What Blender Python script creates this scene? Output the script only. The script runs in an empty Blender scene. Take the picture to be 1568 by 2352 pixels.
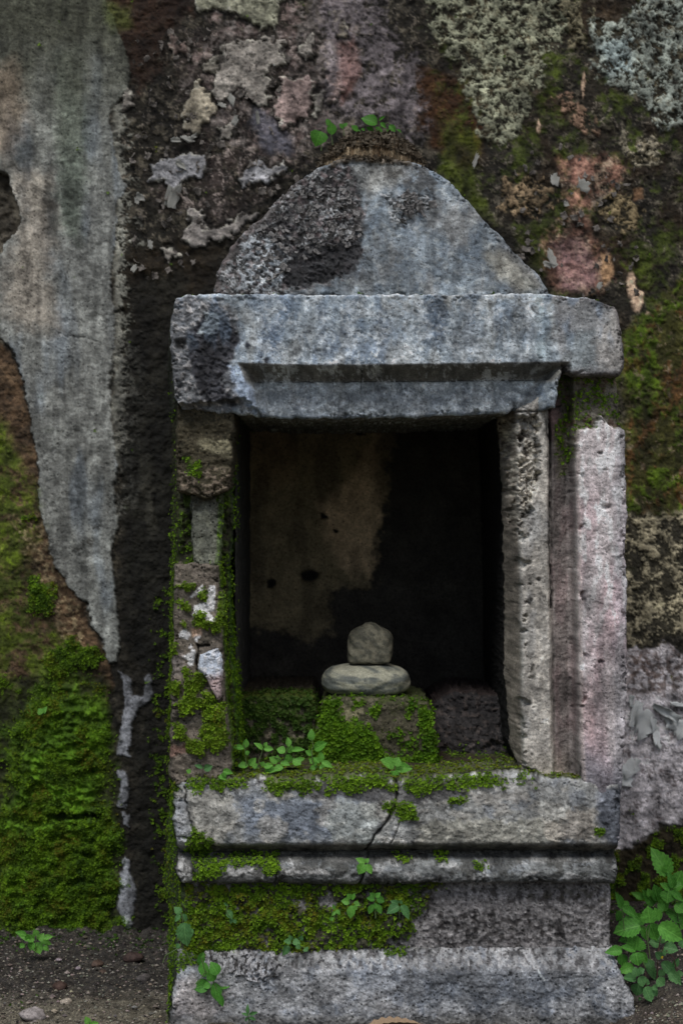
import bpy, math, random
import numpy as np
from mathutils import Vector, Matrix
random.seed(5)
RS = np.random.RandomState(5)
sc = bpy.context.scene
COL = sc.collection
# ------------------------------------------------------------------ camera, sky, sun, exposure
D = 2.4            # camera distance from the shrine's front
S = 0.0006         # metres per drawing unit on the shrine's front
CZ = 0.70          # camera height
cam = bpy.data.cameras.new('camera'); camo = bpy.data.objects.new('camera', cam); COL.objects.link(camo)
camo.location = (0, -D, CZ); camo.rotation_euler = (math.radians(90), 0, 0)
cam.sensor_fit = 'HORIZONTAL'; cam.sensor_width = 24.0
cam.lens = 24.0*D/(1568*S)
cam.clip_start = 0.05; cam.clip_end = 300
cam.dof.use_dof = True; cam.dof.focus_distance = D; cam.dof.aperture_fstop = 7.1
sc.camera = camo
SUN_EL, SUN_AZ = math.radians(56), math.radians(-24)     # azimuth measured from the camera side, minus = from the left
w = bpy.data.worlds.new('World'); sc.world = w; w.use_nodes = True
nt = w.node_tree; nt.nodes.clear()
sky = nt.nodes.new('ShaderNodeTexSky'); sky.sky_type = 'NISHITA'; sky.sun_disc = False
sky.sun_elevation = SUN_EL; sky.sun_rotation = math.radians(180) - SUN_AZ*-1; sky.dust_density = 3.0; sky.air_density = 1.0
bg = nt.nodes.new('ShaderNodeBackground'); bg.inputs[1].default_value = 0.075
wo = nt.nodes.new('ShaderNodeOutputWorld')
nt.links.new(sky.outputs[0], bg.inputs[0]); nt.links.new(bg.outputs[0], wo.inputs[0])
sl = bpy.data.lights.new('sun', 'SUN'); sl.energy = 1.5; sl.angle = math.radians(20); sl.color = (1.0, .98, .955)
so = bpy.data.objects.new('sun', sl); COL.objects.link(so)
_dir = Vector((math.sin(SUN_AZ)*math.cos(SUN_EL), -math.cos(SUN_AZ)*math.cos(SUN_EL), math.sin(SUN_EL)))
so.rotation_euler = _dir.to_track_quat('Z', 'Y').to_euler(); so.location = (-1, -3, 4)
sc.view_settings.view_transform = 'Standard'; sc.view_settings.look = 'None'
sc.view_settings.gamma = 1; sc.view_settings.use_curve_mapping = False
sc.view_settings.exposure = 0.12
sc.cycles.max_bounces = 5

# ------------------------------------------------------------------ noise
_A = np.random.RandomState(11).rand(16, 256, 256)*2*np.pi
_GX, _GY = np.cos(_A), np.sin(_A)
def vn(X, Y, s, seed=0):
    gx, gy = _GX[seed % 16], _GY[seed % 16]
    o = (seed*37.37) % 101
    u, v = X/s + o, Y/s - o*1.7
    xi, yi = np.floor(u).astype(int), np.floor(v).astype(int)
    fx, fy = u-xi, v-yi
    sx, sy = fx*fx*fx*(fx*(fx*6-15)+10), fy*fy*fy*(fy*(fy*6-15)+10)
    x0, x1, y0, y1 = xi & 255, (xi+1) & 255, yi & 255, (yi+1) & 255
    a = gx[x0, y0]*fx + gy[x0, y0]*fy
    b = gx[x1, y0]*(fx-1) + gy[x1, y0]*fy
    c = gx[x0, y1]*fx + gy[x0, y1]*(fy-1)
    d = gx[x1, y1]*(fx-1) + gy[x1, y1]*(fy-1)
    a = a + (b-a)*sx; c = c + (d-c)*sx
    return (a + (c-a)*sy)*1.5
def fbm(X, Y, s, oct=4, seed=0, gain=.5):
    r = 0; a = 1; t = 0
    for k in range(oct):
        r = r + a*vn(X, Y, s, seed+k); t += a; a *= gain; s *= .5
    return r/t*1.3
def worley(X, Y, s, seed=0):
    u, v = X/s, Y/s
    xi, yi = np.floor(u).astype(int), np.floor(v).astype(int)
    F1 = np.full(X.shape, 9.); F2 = np.full(X.shape, 9.); ID = np.zeros(X.shape)
    R1, R2 = _A[seed % 16]/(2*np.pi), _A[(seed+5) % 16]/(2*np.pi)
    for i in (-1, 0, 1):
        for j in (-1, 0, 1):
            cx, cy = xi+i, yi+j
            rx = R1[cx & 255, cy & 255]; ry = R2[cx & 255, cy & 255]
            dd = np.hypot(cx+rx-u, cy+ry-v)
            n = dd < F1
            F2 = np.where(n, F1, np.minimum(F2, dd)); ID = np.where(n, rx*7.3+ry*3.1, ID); F1 = np.where(n, dd, F1)
    return F1, F2, ID % 1
def ss(a, b, x):
    t = np.clip((x-a)/(b-a), 0, 1); return t*t*(3-2*t)
def sdpoly(X, Y, poly, near=False, margin=60):
    """signed distance, positive inside"""
    P = np.asarray(poly, float); n = len(P)
    bx0, by0 = P.min(0)-margin; bx1, by1 = P.max(0)+margin
    sel = np.nonzero((X > bx0) & (X < bx1) & (Y > by0) & (Y < by1))[0]
    out = np.full(X.shape, -float(margin)); x, y = X[sel], Y[sel]
    best = np.full(x.shape, 1e18); ins = np.zeros(x.shape, bool)
    nx_, ny_ = x.copy(), y.copy()
    for i in range(n):
        ax, ay = P[i]; bx, by = P[(i+1) % n]
        ex, ey = bx-ax, by-ay
        L = ex*ex+ey*ey+1e-12
        t = np.clip(((x-ax)*ex+(y-ay)*ey)/L, 0, 1)
        qx, qy = ax+t*ex, ay+t*ey
        d = (x-qx)**2+(y-qy)**2
        m = d < best
        best = np.where(m, d, best)
        if near: nx_ = np.where(m, qx, nx_); ny_ = np.where(m, qy, ny_)
        if ay != by:
            c = ((ay > y) != (by > y)) & (x < ex*(y-ay)/ey + ax)
            ins ^= c
    sd = np.sqrt(best)*np.where(ins, 1, -1)
    out[sel] = sd
    if near:
        NX, NY = X.copy(), Y.copy(); NX[sel] = nx_; NY[sel] = ny_
        return out, NX, NY
    return out
def sdline(X, Y, pts):
    best = np.full(X.shape, 1e9); P = np.asarray(pts, float)
    for i in range(len(P)-1):
        ax, ay = P[i]; ex, ey = P[i+1]-P[i]
        t = np.clip(((X-ax)*ex+(Y-ay)*ey)/(ex*ex+ey*ey+1e-9), 0, 1)
        best = np.minimum(best, np.hypot(X-ax-t*ex, Y-ay-t*ey))
    return best
K = 1.0
def lin(c):
    c = np.asarray(c, float)/255
    return np.where(c <= .04045, c/12.92, ((c+.055)/1.055)**2.4)
def C(r, g, b): return np.minimum(lin((r, g, b))*2.0*K, .8)      # paint colour as it reads in the shade of the place

class Paint:
    def __init__(s, X, Y, base, seed=0):
        s.X, s.Y = X, Y; s.n = len(X); s.seed = seed
        s.col = np.tile(np.asarray(base, float), (s.n, 1)); s.h = np.zeros(s.n); s.moss = np.zeros(s.n); s.tint = np.zeros(s.n)
        s._w = {}
    def N(s, sc_, oct=3, seed=0, st=(1, 1)): 
        k = (sc_, oct, seed, st)
        if k not in s._w: s._w[k] = fbm(s.X/st[0], s.Y/st[1], sc_, oct, s.seed+seed)
        return s._w[k]
    def R(s, sc_, seed=0, st=(1, 1)):
        k = ('R', sc_, seed, st)
        if k not in s._w: s._w[k] = fbm(s.X/st[0]+s.N(50, 2, 3)*8, s.Y/st[1]+s.N(50, 2, 9)*8, sc_, 5, s.seed+seed, .85)*1.5
        return s._w[k]
    def poly(s, pts, soft=3, rag=10, rs=28, k=1.0, frag=0, fs=12, grow=0):
        """mask 0..1 of a ragged patch"""
        wx, wy = s.N(rs, 3, 1)*rag, s.N(rs, 3, 4)*rag
        pts = [(a*k, b*k) for a, b in pts]
        sd = sdpoly(s.X+wx, s.Y+wy, pts)
        if frag: sd = sd + s.N(fs, 3, 7)*frag
        return ss(-soft, soft, sd+grow)
    def lay(s, m, c, var=.25, h=0.0):
        c = np.asarray(c, float)
        cc = c[None, :]*(1+var*s.N(60, 4, 2))[:, None] if c.ndim == 1 else c
        s.col = s.col*(1-m[:, None]) + np.maximum(cc, .002)*m[:, None]
        if h: s.h = s.h*(1-m*.0) + h*m
    def mul(s, f): s.col = s.col*np.asarray(f)[:, None]
    def weather(s, mott=.4, streak=.4, sat=.7, ms=46, k=1.0, ref=(1.0, 1.0, 1.0)):
        """layered grime: mottling at several sizes, runs of dirt down the face, pits and pale crumbs"""
        L = s.col@np.array([.3, .55, .15]); s.col = L[:, None]*np.array(ref)*(1-sat)+s.col*sat
        R1, R2 = s.R(ms, 2), s.R(ms*.45, 13)
        f = np.exp(mott*(R1+.6*R2)-mott*.1)
        run = ss(-.05, .5, s.N(34, 4, 8, (1, 6))+.25*R1); run2 = ss(.1, .5, s.N(120, 3, 11, (1, 2.5)))
        f = f*(1-streak*run)*(1-streak*.6*run2)
        f = f*(1-.42*ss(.0, .5, s.R(210, 5)))*(1+.40*ss(.0, .5, s.R(170, 10)))
        dark = ss(.42, .62, s.R(ms*.8, 6)); f = f*(1-.62*dark*min(1, mott*2)); s.h = s.h-.0007*dark
        s.h = s.h+.0007*R2*min(1, mott*2.5)
        s.col = s.col*(k*f)[:, None]
    def crack(s, pts, wpx=1.6, dep=.006, wob=5):
        d = sdline(s.X+s.N(16, 3, 3)*wob, s.Y+s.N(16, 3, 9)*wob, pts)
        m = np.exp(-(d/wpx)**2)
        s.h = s.h - dep*m; s.col = s.col*(1-.85*m[:, None])

# ------------------------------------------------------------------ materials
def newmat(name):
    m = bpy.data.materials.new(name); m.use_nodes = True; nt = m.node_tree
    return m, nt, nt.nodes['Principled BSDF'], nt.nodes.new, nt.links.new
def weathered(name, grain=340., lo=.64, hi=1.34, bump=.7, bdist=.0020, rough=.82, pits=.5, specks=.4, fine=640.):
    m, nt, bs, N, L = newmat(name)
    at = N('ShaderNodeVertexColor'); at.layer_name = 'Col'
    tc = N('ShaderNodeTexCoord')
    n1 = N('ShaderNodeTexNoise'); n1.inputs['Scale'].default_value = grain; n1.inputs['Detail'].default_value = 4; n1.inputs['Roughness'].default_value = .7
    n2 = N('ShaderNodeTexNoise'); n2.inputs['Scale'].default_value = fine; n2.inputs['Detail'].default_value = 2
    n3 = N('ShaderNodeTexNoise'); n3.inputs['Scale'].default_value = grain*.28; n3.inputs['Detail'].default_value = 5; n3.inputs['Roughness'].default_value = .65
    vo = N('ShaderNodeTexVoronoi'); vo.inputs['Scale'].default_value = grain*.55
    for x in (n1, n2, n3, vo): L(tc.outputs['Object'], x.inputs['Vector'])
    def mr(src, a, b, c, d):
        r = N('ShaderNodeMapRange'); r.clamp = True; L(src, r.inputs[0])
        for i, v in enumerate((a, b, c, d)): r.inputs[i+1].default_value = v
        return r.outputs[0]
    def mth(op, a, b):
        q = N('ShaderNodeMath'); q.operation = op
        for i, v in enumerate((a, b)):
            if isinstance(v, (int, float)): q.inputs[i].default_value = v
            else: L(v, q.inputs[i])
        return q.outputs[0]
    f = mth('MULTIPLY', mr(n1.outputs[0], .3, .7, lo, hi), mr(n3.outputs[0], .3, .7, .8, 1.2))
    f = mth('MULTIPLY', f, mr(vo.outputs['Distance'], .10, .26, 1-pits, 1.0))
    f = mth('MULTIPLY', f, mr(n2.outputs[0], .62, .72, 1.0, 1+specks*1.6))
    vm = N('ShaderNodeVectorMath'); vm.operation = 'SCALE'; L(at.outputs['Color'], vm.inputs[0]); L(f, vm.inputs['Scale'])
    L(vm.outputs[0], bs.inputs['Base Color'])
    bs.inputs['Roughness'].default_value = rough; bs.inputs['Specular IOR Level'].default_value = .3
    hgt = mth('ADD', mth('MULTIPLY', n1.outputs[0], .6), n3.outputs[0])
    hgt = mth('ADD', hgt, mth('MULTIPLY', mr(vo.outputs['Distance'], .05, .3, 0, 1), .35))
    b = N('ShaderNodeBump'); b.inputs['Strength'].default_value = bump; b.inputs['Distance'].default_value = bdist
    L(hgt, b.inputs['Height']); L(b.outputs[0], bs.inputs['Normal'])
    return m
M_stone = weathered('weathered_plaster')
M_rough = weathered('gritty_stone', grain=260, lo=.5, hi=1.45, bump=.9, bdist=.0028, pits=.8, specks=.7, fine=600)
M_wall = weathered('stained_wall_plaster', grain=240, lo=.6, hi=1.4, bump=.7, bdist=.003, pits=.5, specks=.3, fine=600)
M_soil = weathered('damp_soil', grain=300, lo=.4, hi=1.7, bump=1, bdist=.003, pits=.6, specks=1.8, fine=520)
M_pebble = weathered('river_stone_surface', grain=300, lo=.7, hi=1.3, bump=.3, bdist=.001, rough=.75, pits=.4, specks=.3)
def mossmat():
    m, nt, bs, N, L = newmat('moss'); at = N('ShaderNodeVertexColor'); at.layer_name = 'Col'
    L(at.outputs['Color'], bs.inputs['Base Color']); bs.inputs['Roughness'].default_value = .7; bs.inputs['Specular IOR Level'].default_value = .25
    tr = N('ShaderNodeBsdfTranslucent'); L(at.outputs['Color'], tr.inputs[0])
    mx = N('ShaderNodeMixShader'); mx.inputs[0].default_value = .25
    L(bs.outputs[0], mx.inputs[1]); L(tr.outputs[0], mx.inputs[2]); L(mx.outputs[0], nt.nodes['Material Output'].inputs[0])
    return m
M_moss = mossmat()
def leafmat(name, c1, c2, spots=.0):
    m, nt, bs, N, L = newmat(name)
    tc = N('ShaderNodeTexCoord'); oi = N('ShaderNodeObjectInfo')
    mix = N('ShaderNodeMix'); mix.data_type = 'RGBA'
    mix.inputs[6].default_value = (*c1, 1); mix.inputs[7].default_value = (*c2, 1); L(oi.outputs['Random'], mix.inputs[0])
    # veins: midrib and side veins drawn in the leaf's own coordinates
    sp = N('ShaderNodeSeparateXYZ'); L(tc.outputs['Object'], sp.inputs[0])
    def mth(op, a, b=0.0, c=None):
        q = N('ShaderNodeMath'); q.operation = op
        for i, v in enumerate((a, b) if c is None else (a, b, c)):
            if isinstance(v, (int, float)): q.inputs[i].default_value = v
            else: L(v, q.inputs[i])
        return q.outputs[0]
    ax = mth('ABSOLUTE', sp.outputs[0])
    rib = mth('LESS_THAN', ax, .022)
    sv = mth('SINE', mth('MULTIPLY', mth('SUBTRACT', sp.outputs[1], mth('MULTIPLY', ax, .75)), 44.0))
    side = mth('MULTIPLY', mth('GREATER_THAN', sv, .86), .5)
    vein = mth('MAXIMUM', rib, side)
    nz = N('ShaderNodeTexNoise'); nz.inputs['Scale'].default_value = 7; nz.inputs['Detail'].default_value = 4; L(tc.outputs['Object'], nz.inputs['Vector'])
    mr = N('ShaderNodeMapRange'); L(nz.outputs[0], mr.inputs[0]); mr.inputs[1].default_value = .3; mr.inputs[2].default_value = .7; mr.inputs[3].default_value = .7; mr.inputs[4].default_value = 1.25
    hs = N('ShaderNodeVectorMath'); hs.operation = 'SCALE'; L(mix.outputs[2], hs.inputs[0]); L(mr.outputs[0], hs.inputs['Scale'])
    mv = N('ShaderNodeMix'); mv.data_type = 'RGBA'; L(mth('MULTIPLY', vein, .45), mv.inputs[0]); L(hs.outputs[0], mv.inputs[6])
    mv.inputs[7].default_value = (min(1, c2[0]*1.7+.02), min(1, c2[1]*1.6), min(1, c2[2]*1.5+.02), 1)
    src = mv.outputs[2]
    if spots:
        vo = N('ShaderNodeTexVoronoi'); vo.inputs['Scale'].default_value = 9; L(tc.outputs['Object'], vo.inputs['Vector'])
        ms = N('ShaderNodeMix'); ms.data_type = 'RGBA'; L(mth('MULTIPLY', mth('LESS_THAN', vo.outputs['Distance'], .13), spots), ms.inputs[0]); L(src, ms.inputs[6])
        ms.inputs[7].default_value = (.03, .03, .02, 1); src = ms.outputs[2]
    L(src, bs.inputs['Base Color']); bs.inputs['Roughness'].default_value = .5; bs.inputs['Specular IOR Level'].default_value = .35
    b = N('ShaderNodeBump'); b.inputs['Strength'].default_value = .5; b.inputs['Distance'].default_value = .0012; L(mth('SUBTRACT', nz.outputs[0], vein), b.inputs['Height']); L(b.outputs[0], bs.inputs['Normal'])
    tr = N('ShaderNodeBsdfTranslucent'); L(src, tr.inputs[0]); mx = N('ShaderNodeMixShader'); mx.inputs[0].default_value = .3
    L(bs.outputs[0], mx.inputs[1]); L(tr.outputs[0], mx.inputs[2]); L(mx.outputs[0], nt.nodes['Material Output'].inputs[0])
    return m
M_leaf = leafmat('fresh_leaf', (.12, .37, .045), (.21, .52, .09))
M_leafd = leafmat('dusty_leaf', (.08, .22, .07), (.14, .34, .11), .8)
M_leafb = leafmat('mid_green_leaf', (.075, .27, .035), (.14, .42, .06), .6)
M_leaft = leafmat('blurred_bright_leaf', (.06, .22, .02), (.09, .30, .03))
def plain(name, c, rough=.8, scale=60, var=.3):
    m, nt, bs, N, L = newmat(name)
    tc = N('ShaderNodeTexCoord'); nz = N('ShaderNodeTexNoise'); nz.inputs['Scale'].default_value = scale; nz.inputs['Detail'].default_value = 4
    L(tc.outputs['Object'], nz.inputs['Vector']); mr = N('ShaderNodeMapRange'); L(nz.outputs[0], mr.inputs[0]); mr.inputs[1].default_value = .3; mr.inputs[2].default_value = .7; mr.inputs[3].default_value = 1-var; mr.inputs[4].default_value = 1+var
    v = N('ShaderNodeVectorMath'); v.operation = 'SCALE'; v.inputs[0].default_value = c; L(mr.outputs[0], v.inputs['Scale']); L(v.outputs[0], bs.inputs['Base Color'])
    bs.inputs['Roughness'].default_value = rough
    b = N('ShaderNodeBump'); b.inputs['Strength'].default_value = .5; b.inputs['Distance'].default_value = .001; L(nz.outputs[0], b.inputs['Height']); L(b.outputs[0], bs.inputs['Normal'])
    return m
M_stem = plain('stem_green', (.10, .16, .05)); M_stemr = plain('stem_reddish', (.10, .055, .04)); M_flake = plain('grey_paint_flake', (.66, .70, .70), .7, 200)
M_flake2 = plain('olive_grey_paint_flake', (.32, .32, .29), .8, 200); M_dry = plain('dry_leaf', (.34, .24, .15), .8, 40); M_flower = plain('yellow_flower', (.75, .6, .03))

# ------------------------------------------------------------------ mesh helpers
def mkmesh(name, V, F, mat, cols=None, parent=None, smooth=True, Ft=None):
    me = bpy.data.meshes.new(name)
    V = np.asarray(V, np.float32); loops = []; starts = []; tot = 0
    parts = [f for f in (F, Ft) if f is not None and len(f)]
    idx = np.concatenate([np.asarray(f).ravel() for f in parts])
    sizes = np.concatenate([np.full(len(f), np.asarray(f).shape[1]) for f in parts])
    st = np.concatenate([[0], np.cumsum(sizes)[:-1]])
    me.vertices.add(len(V)); me.vertices.foreach_set('co', V.ravel())
    me.loops.add(len(idx)); me.loops.foreach_set('vertex_index', idx.astype(np.int32))
    me.polygons.add(len(sizes)); me.polygons.foreach_set('loop_start', st.astype(np.int32))
    try: me.polygons.foreach_set('loop_total', sizes.astype(np.int32))
    except Exception: pass
    me.polygons.foreach_set('use_smooth', np.full(len(sizes), smooth))
    me.update(calc_edges=True)
    if cols is not None:
        a = me.color_attributes.new('Col', 'FLOAT_COLOR', 'POINT')
        a.data.foreach_set('color', np.concatenate([np.clip(cols, .001, .9), np.ones((len(V), 1))], 1).astype(np.float32).ravel())
    me.materials.append(mat)
    o = bpy.data.objects.new(name, me); COL.objects.link(o)
    if parent is not None: o.parent = parent
    return o
def tag(o, label=None, cat=None, group=None, kind=None):
    for k, v in (('label', label), ('category', cat), ('group', group), ('kind', kind)):
        if v: o[k] = v
    return o
def empty(name, loc):
    o = bpy.data.objects.new(name, None); o.location = loc; o.empty_display_size = .05; COL.objects.link(o); return o
MOSS = {}
def collect(key, V, nrm, moss, tint=None):
    MOSS.setdefault(key, []).append((V, nrm, moss, tint if tint is not None else np.zeros(len(V))))
def vnormals(o):
    n = np.zeros(len(o.data.vertices)*3, np.float32); o.data.vertices.foreach_get('normal', n); return n.reshape(-1, 3)

def densify(poly, step, rag, seed, rs):
    P = np.asarray(poly, float); out = []
    for i in range(len(P)):
        a, b = P[i], P[(i+1) % len(P)]; L = np.hypot(*(b-a)); n = max(1, int(L/step))
        for k in range(n): out.append(a+(b-a)*k/n)
    out = np.array(out)
    dx = fbm(out[:, 0], out[:, 1], rs, 4, seed); dy = fbm(out[:, 0], out[:, 1], rs, 4, seed+5)
    return out + np.stack([dx, dy], 1)*rag

def relief(name, outline, depthf, paintf, parent, mat, plane=0., step=2.4, thick=.1, splay=(0, 0), rag=3, rs=24, seed=0, rnd=5, mossk=None, srows=10, bumpsk=.002):
    """A carved block: its front is a height field inside the outline, its sides run straight back."""
    r = (D+plane)/D
    out = densify(outline, 6, rag, seed, rs); srows = max(srows, int(thick/.016))
    x0, y0 = out.min(0)-step; x1, y1 = out.max(0)+step
    xs = np.arange(x0, x1+step, step); ys = np.arange(y0, y1+step, step)
    GX, GY = np.meshgrid(xs, ys); sh = GX.shape; X, Y = GX.ravel(), GY.ravel()
    sd, NX, NY = sdpoly(X, Y, out, near=True, margin=30)
    inside = (sd > -step*.55).reshape(sh)
    cell = inside[:-1, :-1] & inside[1:, :-1] & inside[:-1, 1:] & inside[1:, 1:]
    idg = np.arange(len(X)).reshape(sh)
    q = np.stack([idg[:-1, :-1][cell], idg[1:, :-1][cell], idg[1:, 1:][cell], idg[:-1, 1:][cell]], 1)
    used = np.unique(q); mp = -np.ones(len(X), int); mp[used] = np.arange(len(used)); q = mp[q]
    X, Y, sd, NX, NY = X[used], Y[used], sd[used], NX[used], NY[used]
    # directed boundary edges
    e = np.concatenate([q[:, [0, 1]], q[:, [1, 2]], q[:, [2, 3]], q[:, [3, 0]]])
    key = e[:, 0]*len(X)+e[:, 1]; rev = e[:, 1]*len(X)+e[:, 0]
    be = e[~np.isin(key, rev)]
    bv = np.unique(be)
    near = np.abs(sd[bv]) < step*2.0
    X[bv[near]] = NX[bv[near]]; Y[bv[near]] = NY[bv[near]]; sd[bv] = 0
    nrm = np.zeros((len(X), 2))
    d = np.stack([X[be[:, 1]]-X[be[:, 0]], -(Y[be[:, 1]]-Y[be[:, 0]])], 1)   # x, z
    o_ = np.stack([d[:, 1], -d[:, 0]], 1)
    np.add.at(nrm, be[:, 0], o_); np.add.at(nrm, be[:, 1], o_)
    nb = nrm[bv]; nb /= (np.linalg.norm(nb, axis=1, keepdims=True)+1e-9)
    P = Paint(X, Y, (.2, .2, .2), seed); P.sd = sd; P.skirt = np.zeros(len(X)); P.ny = np.zeros(len(X)); P.nx = np.zeros(len(X))
    paintf(P)
    base = depthf(X, Y, P) if depthf else np.zeros(len(X))
    chipm = ss(.2, .5, P.R(52, 4))*ss(24, 3, sd); base = base + .006*chipm; P.col = P.col*(1-.3*chipm[:, None])
    t = np.clip(1-sd/rnd, 0, 1); rd = rnd*S*(1-np.sqrt(np.maximum(0, 1-t*t)))
    dep = base + rd - P.h
    V = np.stack([(X-784)*S*r, plane+dep, CZ+(1176-Y)*S*r], 1)
    # skirt
    dist = np.linspace(0, 1, srows+1)[1:]**1.3*thick
    bmap = -np.ones(len(X), int); bmap[bv] = np.arange(len(bv)); nb_ = len(bv)
    SX = np.concatenate([X[bv]+nb[:, 0]*k/S for k in dist]); SY = np.concatenate([Y[bv]-nb[:, 1]*k/S for k in dist])
    P2 = Paint(SX, SY, (.2, .2, .2), seed); P2.sd = np.zeros(len(SX)); P2.skirt = np.repeat(dist, nb_)
    P2.nx = np.tile(nb[:, 0], srows); P2.ny = np.tile(-nb[:, 1], srows)
    paintf(P2)
    nn = fbm(SX, SY, 30, 4, seed+3)*bumpsk + np.clip(P2.h, -.004, .008)
    sx = np.tile(X[bv], srows); sy = np.tile(Y[bv], srows); dd = np.repeat(dist, nb_)
    spl = np.where(P2.nx < -.5, splay[0], np.where(P2.nx > .5, splay[1], 0.))*dd
    VX = (sx-784)*S*r + P2.nx*(nn+0) + np.where(P2.nx < 0, -1, 1)*spl
    VZ = CZ+(1176-sy)*S*r - P2.ny*nn
    VY = plane + np.tile(dep[bv], srows) + dd
    n0 = len(X); SV = np.stack([VX, VY, VZ], 1)
    A, B = be[:, 0], be[:, 1]
    rows = []
    pa, pb = A, B
    for k in range(srows):
        ca, cb = n0+k*nb_+bmap[A], n0+k*nb_+bmap[B]
        rows.append(np.stack([pb, pa, ca, cb], 1)); pa, pb = ca, cb
    F = np.concatenate([q]+rows)
    VV = np.concatenate([V, SV]); CC = np.concatenate([P.col, P2.col])
    o = mkmesh(name, VV, F, mat, CC, parent)
    collect(mossk or 'shrine', VV, vnormals(o), np.concatenate([P.moss, P2.moss]), np.concatenate([P.tint, P2.tint]))
    return o

# ================================================================== WALL
PW = .54; RW = (D+PW)/D
def wall_paint(P):
    X, Y, N = P.X, P.Y, P.N
    n1, n2, n3 = N(40, 4, 2), N(14, 3, 5), N(110, 3, 6)
    crust = C(26, 24, 19)
    P.lay(np.ones(P.n), crust, .6)
    P.h += N(30, 5, 8)*.004 + np.abs(N(12, 3, 3))*.003
    z = lambda l, dx=0, dy=0: [(dx+a/2, dy+b/2) for a, b in l]
    # general scatter of lichen crumbs on the crust
    lich = ss(.12, .40, P.R(40, 5)+.3*n1)
    lich = lich*(1-.8*P.poly([(275,640),(500,560),(500,2200),(268,2200),(262,1500),(272,1100)], 20, 16)); P.lay(lich*.6, C(80, 75, 64), .4, .0015)
    P.lay(ss(.35, .6, P.R(30, 8))*.5*ss(700, 560, Y), C(120, 112, 100), .3, .001)
    # brown and green slime
    br = P.poly(z([(480,-60),(900,-60),(880,60),(760,150),(740,330),(640,420),(560,300),(500,200)]), 14, 20)
    P.lay(br*.85, C(38, 24, 15), .5)
    br = P.poly(z([(560,1180),(760,1100),(1000,1060),(1040,1100),(980,1300),(800,1400),(760,1560),(640,1700),(560,1500)]), 16, 20)
    P.lay(br*.95, C(22, 17, 9), .5)  # brown slime, deepened to paint contact shade beside the pediment
    P.lay(P.poly([(960,150),(1070,180),(1110,290),(1095,380),(1000,345),(962,280)], 12, 14)*.9, C(58, 36, 18), .5)
    P.lay(P.poly([(1020,270),(1100,310),(1090,420),(1140,520),(1060,470),(1010,390)], 14, 16)*.8, C(58, 68, 14), .5)
    # plaster-like pieces, upper middle
    sheet = P.poly(z([(860,-60),(1640,-80),(1640,520),(1480,640),(1300,780),(1160,760),(960,560),(860,420),(900,240),(1000,120)]), 16, 30, 50, frag=26, fs=40)
    P.lay(sheet*ss(-.15, .15, P.R(120, 1))*.9, C(98, 92, 88), .3, .002)
    P.lay(sheet*ss(.1, .4, P.R(60, 12))*.6, C(104, 90, 86), .3)
    grey, pink = C(104, 100, 94), C(106, 93, 89)
    Lp = [([(1010,200),(1110,190),(1230,170),(1300,200),(1310,290),(1230,310),(1240,480),(1180,480),(1100,400),(1050,440),(1000,500),(980,420),(1000,330)], grey),
      ([(1290,370),(1420,340),(1460,380),(1430,450),(1420,540),(1300,580),(1250,540),(1270,430)], pink),
      ([(850,480),(900,370),(960,430),(1000,500),(930,560),(910,620),(860,600)], C(118,112,98)),
      ([(690,820),(700,760),(800,720),(880,700),(950,700),(940,800),(860,820),(820,870),(760,840)], C(110,110,112)),
      ([(1110,800),(1170,740),(1250,780),(1300,740),(1340,770),(1200,840),(1110,860)], C(112,112,114)),
      ([(1000,600),(1060,560),(1090,590),(1060,640),(1010,640)], grey),
      ([(880,960),(930,970),(940,1040),(1000,1060),(1110,980),(1180,980),(1060,1090),(900,1140),(840,1100),(860,1020)], C(104,100,96)),
      ([(740,1140),(800,1130),(830,1170),(780,1190)], grey),
      ([(900,-40),(1310,-40),(1290,20),(1250,140),(1160,110),(1080,60),(1000,40),(910,60)], C(100,100,86)),
      ([(1360,230),(1430,150),(1440,250),(1400,300)], grey), ([(1500,350),(1590,300),(1590,420),(1510,470)], C(120,105,100)),
      ([(560,440),(600,400),(620,480),(560,520)], grey), ([(770,170),(850,190),(870,260),(790,240)], C(96,84,78)),
      ([(930,290),(1000,260),(1000,330),(940,330)], C(96,92,84)), ([(1440,450),(1480,420),(1480,520),(1445,520)], grey),
      ([(1590,40),(1500,60),(1520,140),(1590,170)], C(110,104,92))]
    mid = P.poly(z([(820,160),(1330,120),(1480,260),(1400,700),(1200,900),(1050,1080),(900,1000),(760,960),(700,820),(860,640),(840,400)]), 26, 24)
    P.lay(mid*ss(-.4, .3, P.R(60, 6))*.55, C(62, 54, 52), .4, .001); P.lay(mid*ss(.25, .4, P.R(34, 10))*.8, C(122, 112, 106), .3, .001); P.lay(mid*ss(.2, .4, P.R(36, 13))*.8, C(34, 28, 24), .3)
    P.lay(P.poly(z([(1160,500),(1250,520),(1340,640),(1330,720),(1200,680),(1160,600)]), 14, 12)*.8, C(78, 78, 86), .2)
    for pts, c in Lp:
        P.lay(P.poly(z(pts), 5, 12, 30, frag=9, fs=20, grow=9)*.75, C(20, 18, 14), .3)  # dark shadow fringe painted round each raised piece
        m = P.poly(z(pts), 1.5, 12, 30, frag=9, fs=20)*ss(-.9, -.7, P.R(40, 3))
        P.lay(m, c*1.25, .15, .005)
        P.lay(P.poly(z(pts), 2, 12, 30, frag=9, fs=20)*(1-P.poly(z(pts), 2, 12, 30, frag=9, fs=20, grow=-4))*ss(-.1, .3, P.R(40, 9))*.7, C(158, 156, 144), .2)
    P.h = P.h*1
    # violet grey plaster above the pediment
    m = P.poly(z([(-140,-40),(190,-40),(200,100),(250,200),(350,250),(365,420),(390,560),(330,640),(200,520),(60,540),(-80,460),(-60,200)], 784), 18, 16, frag=26)
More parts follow.
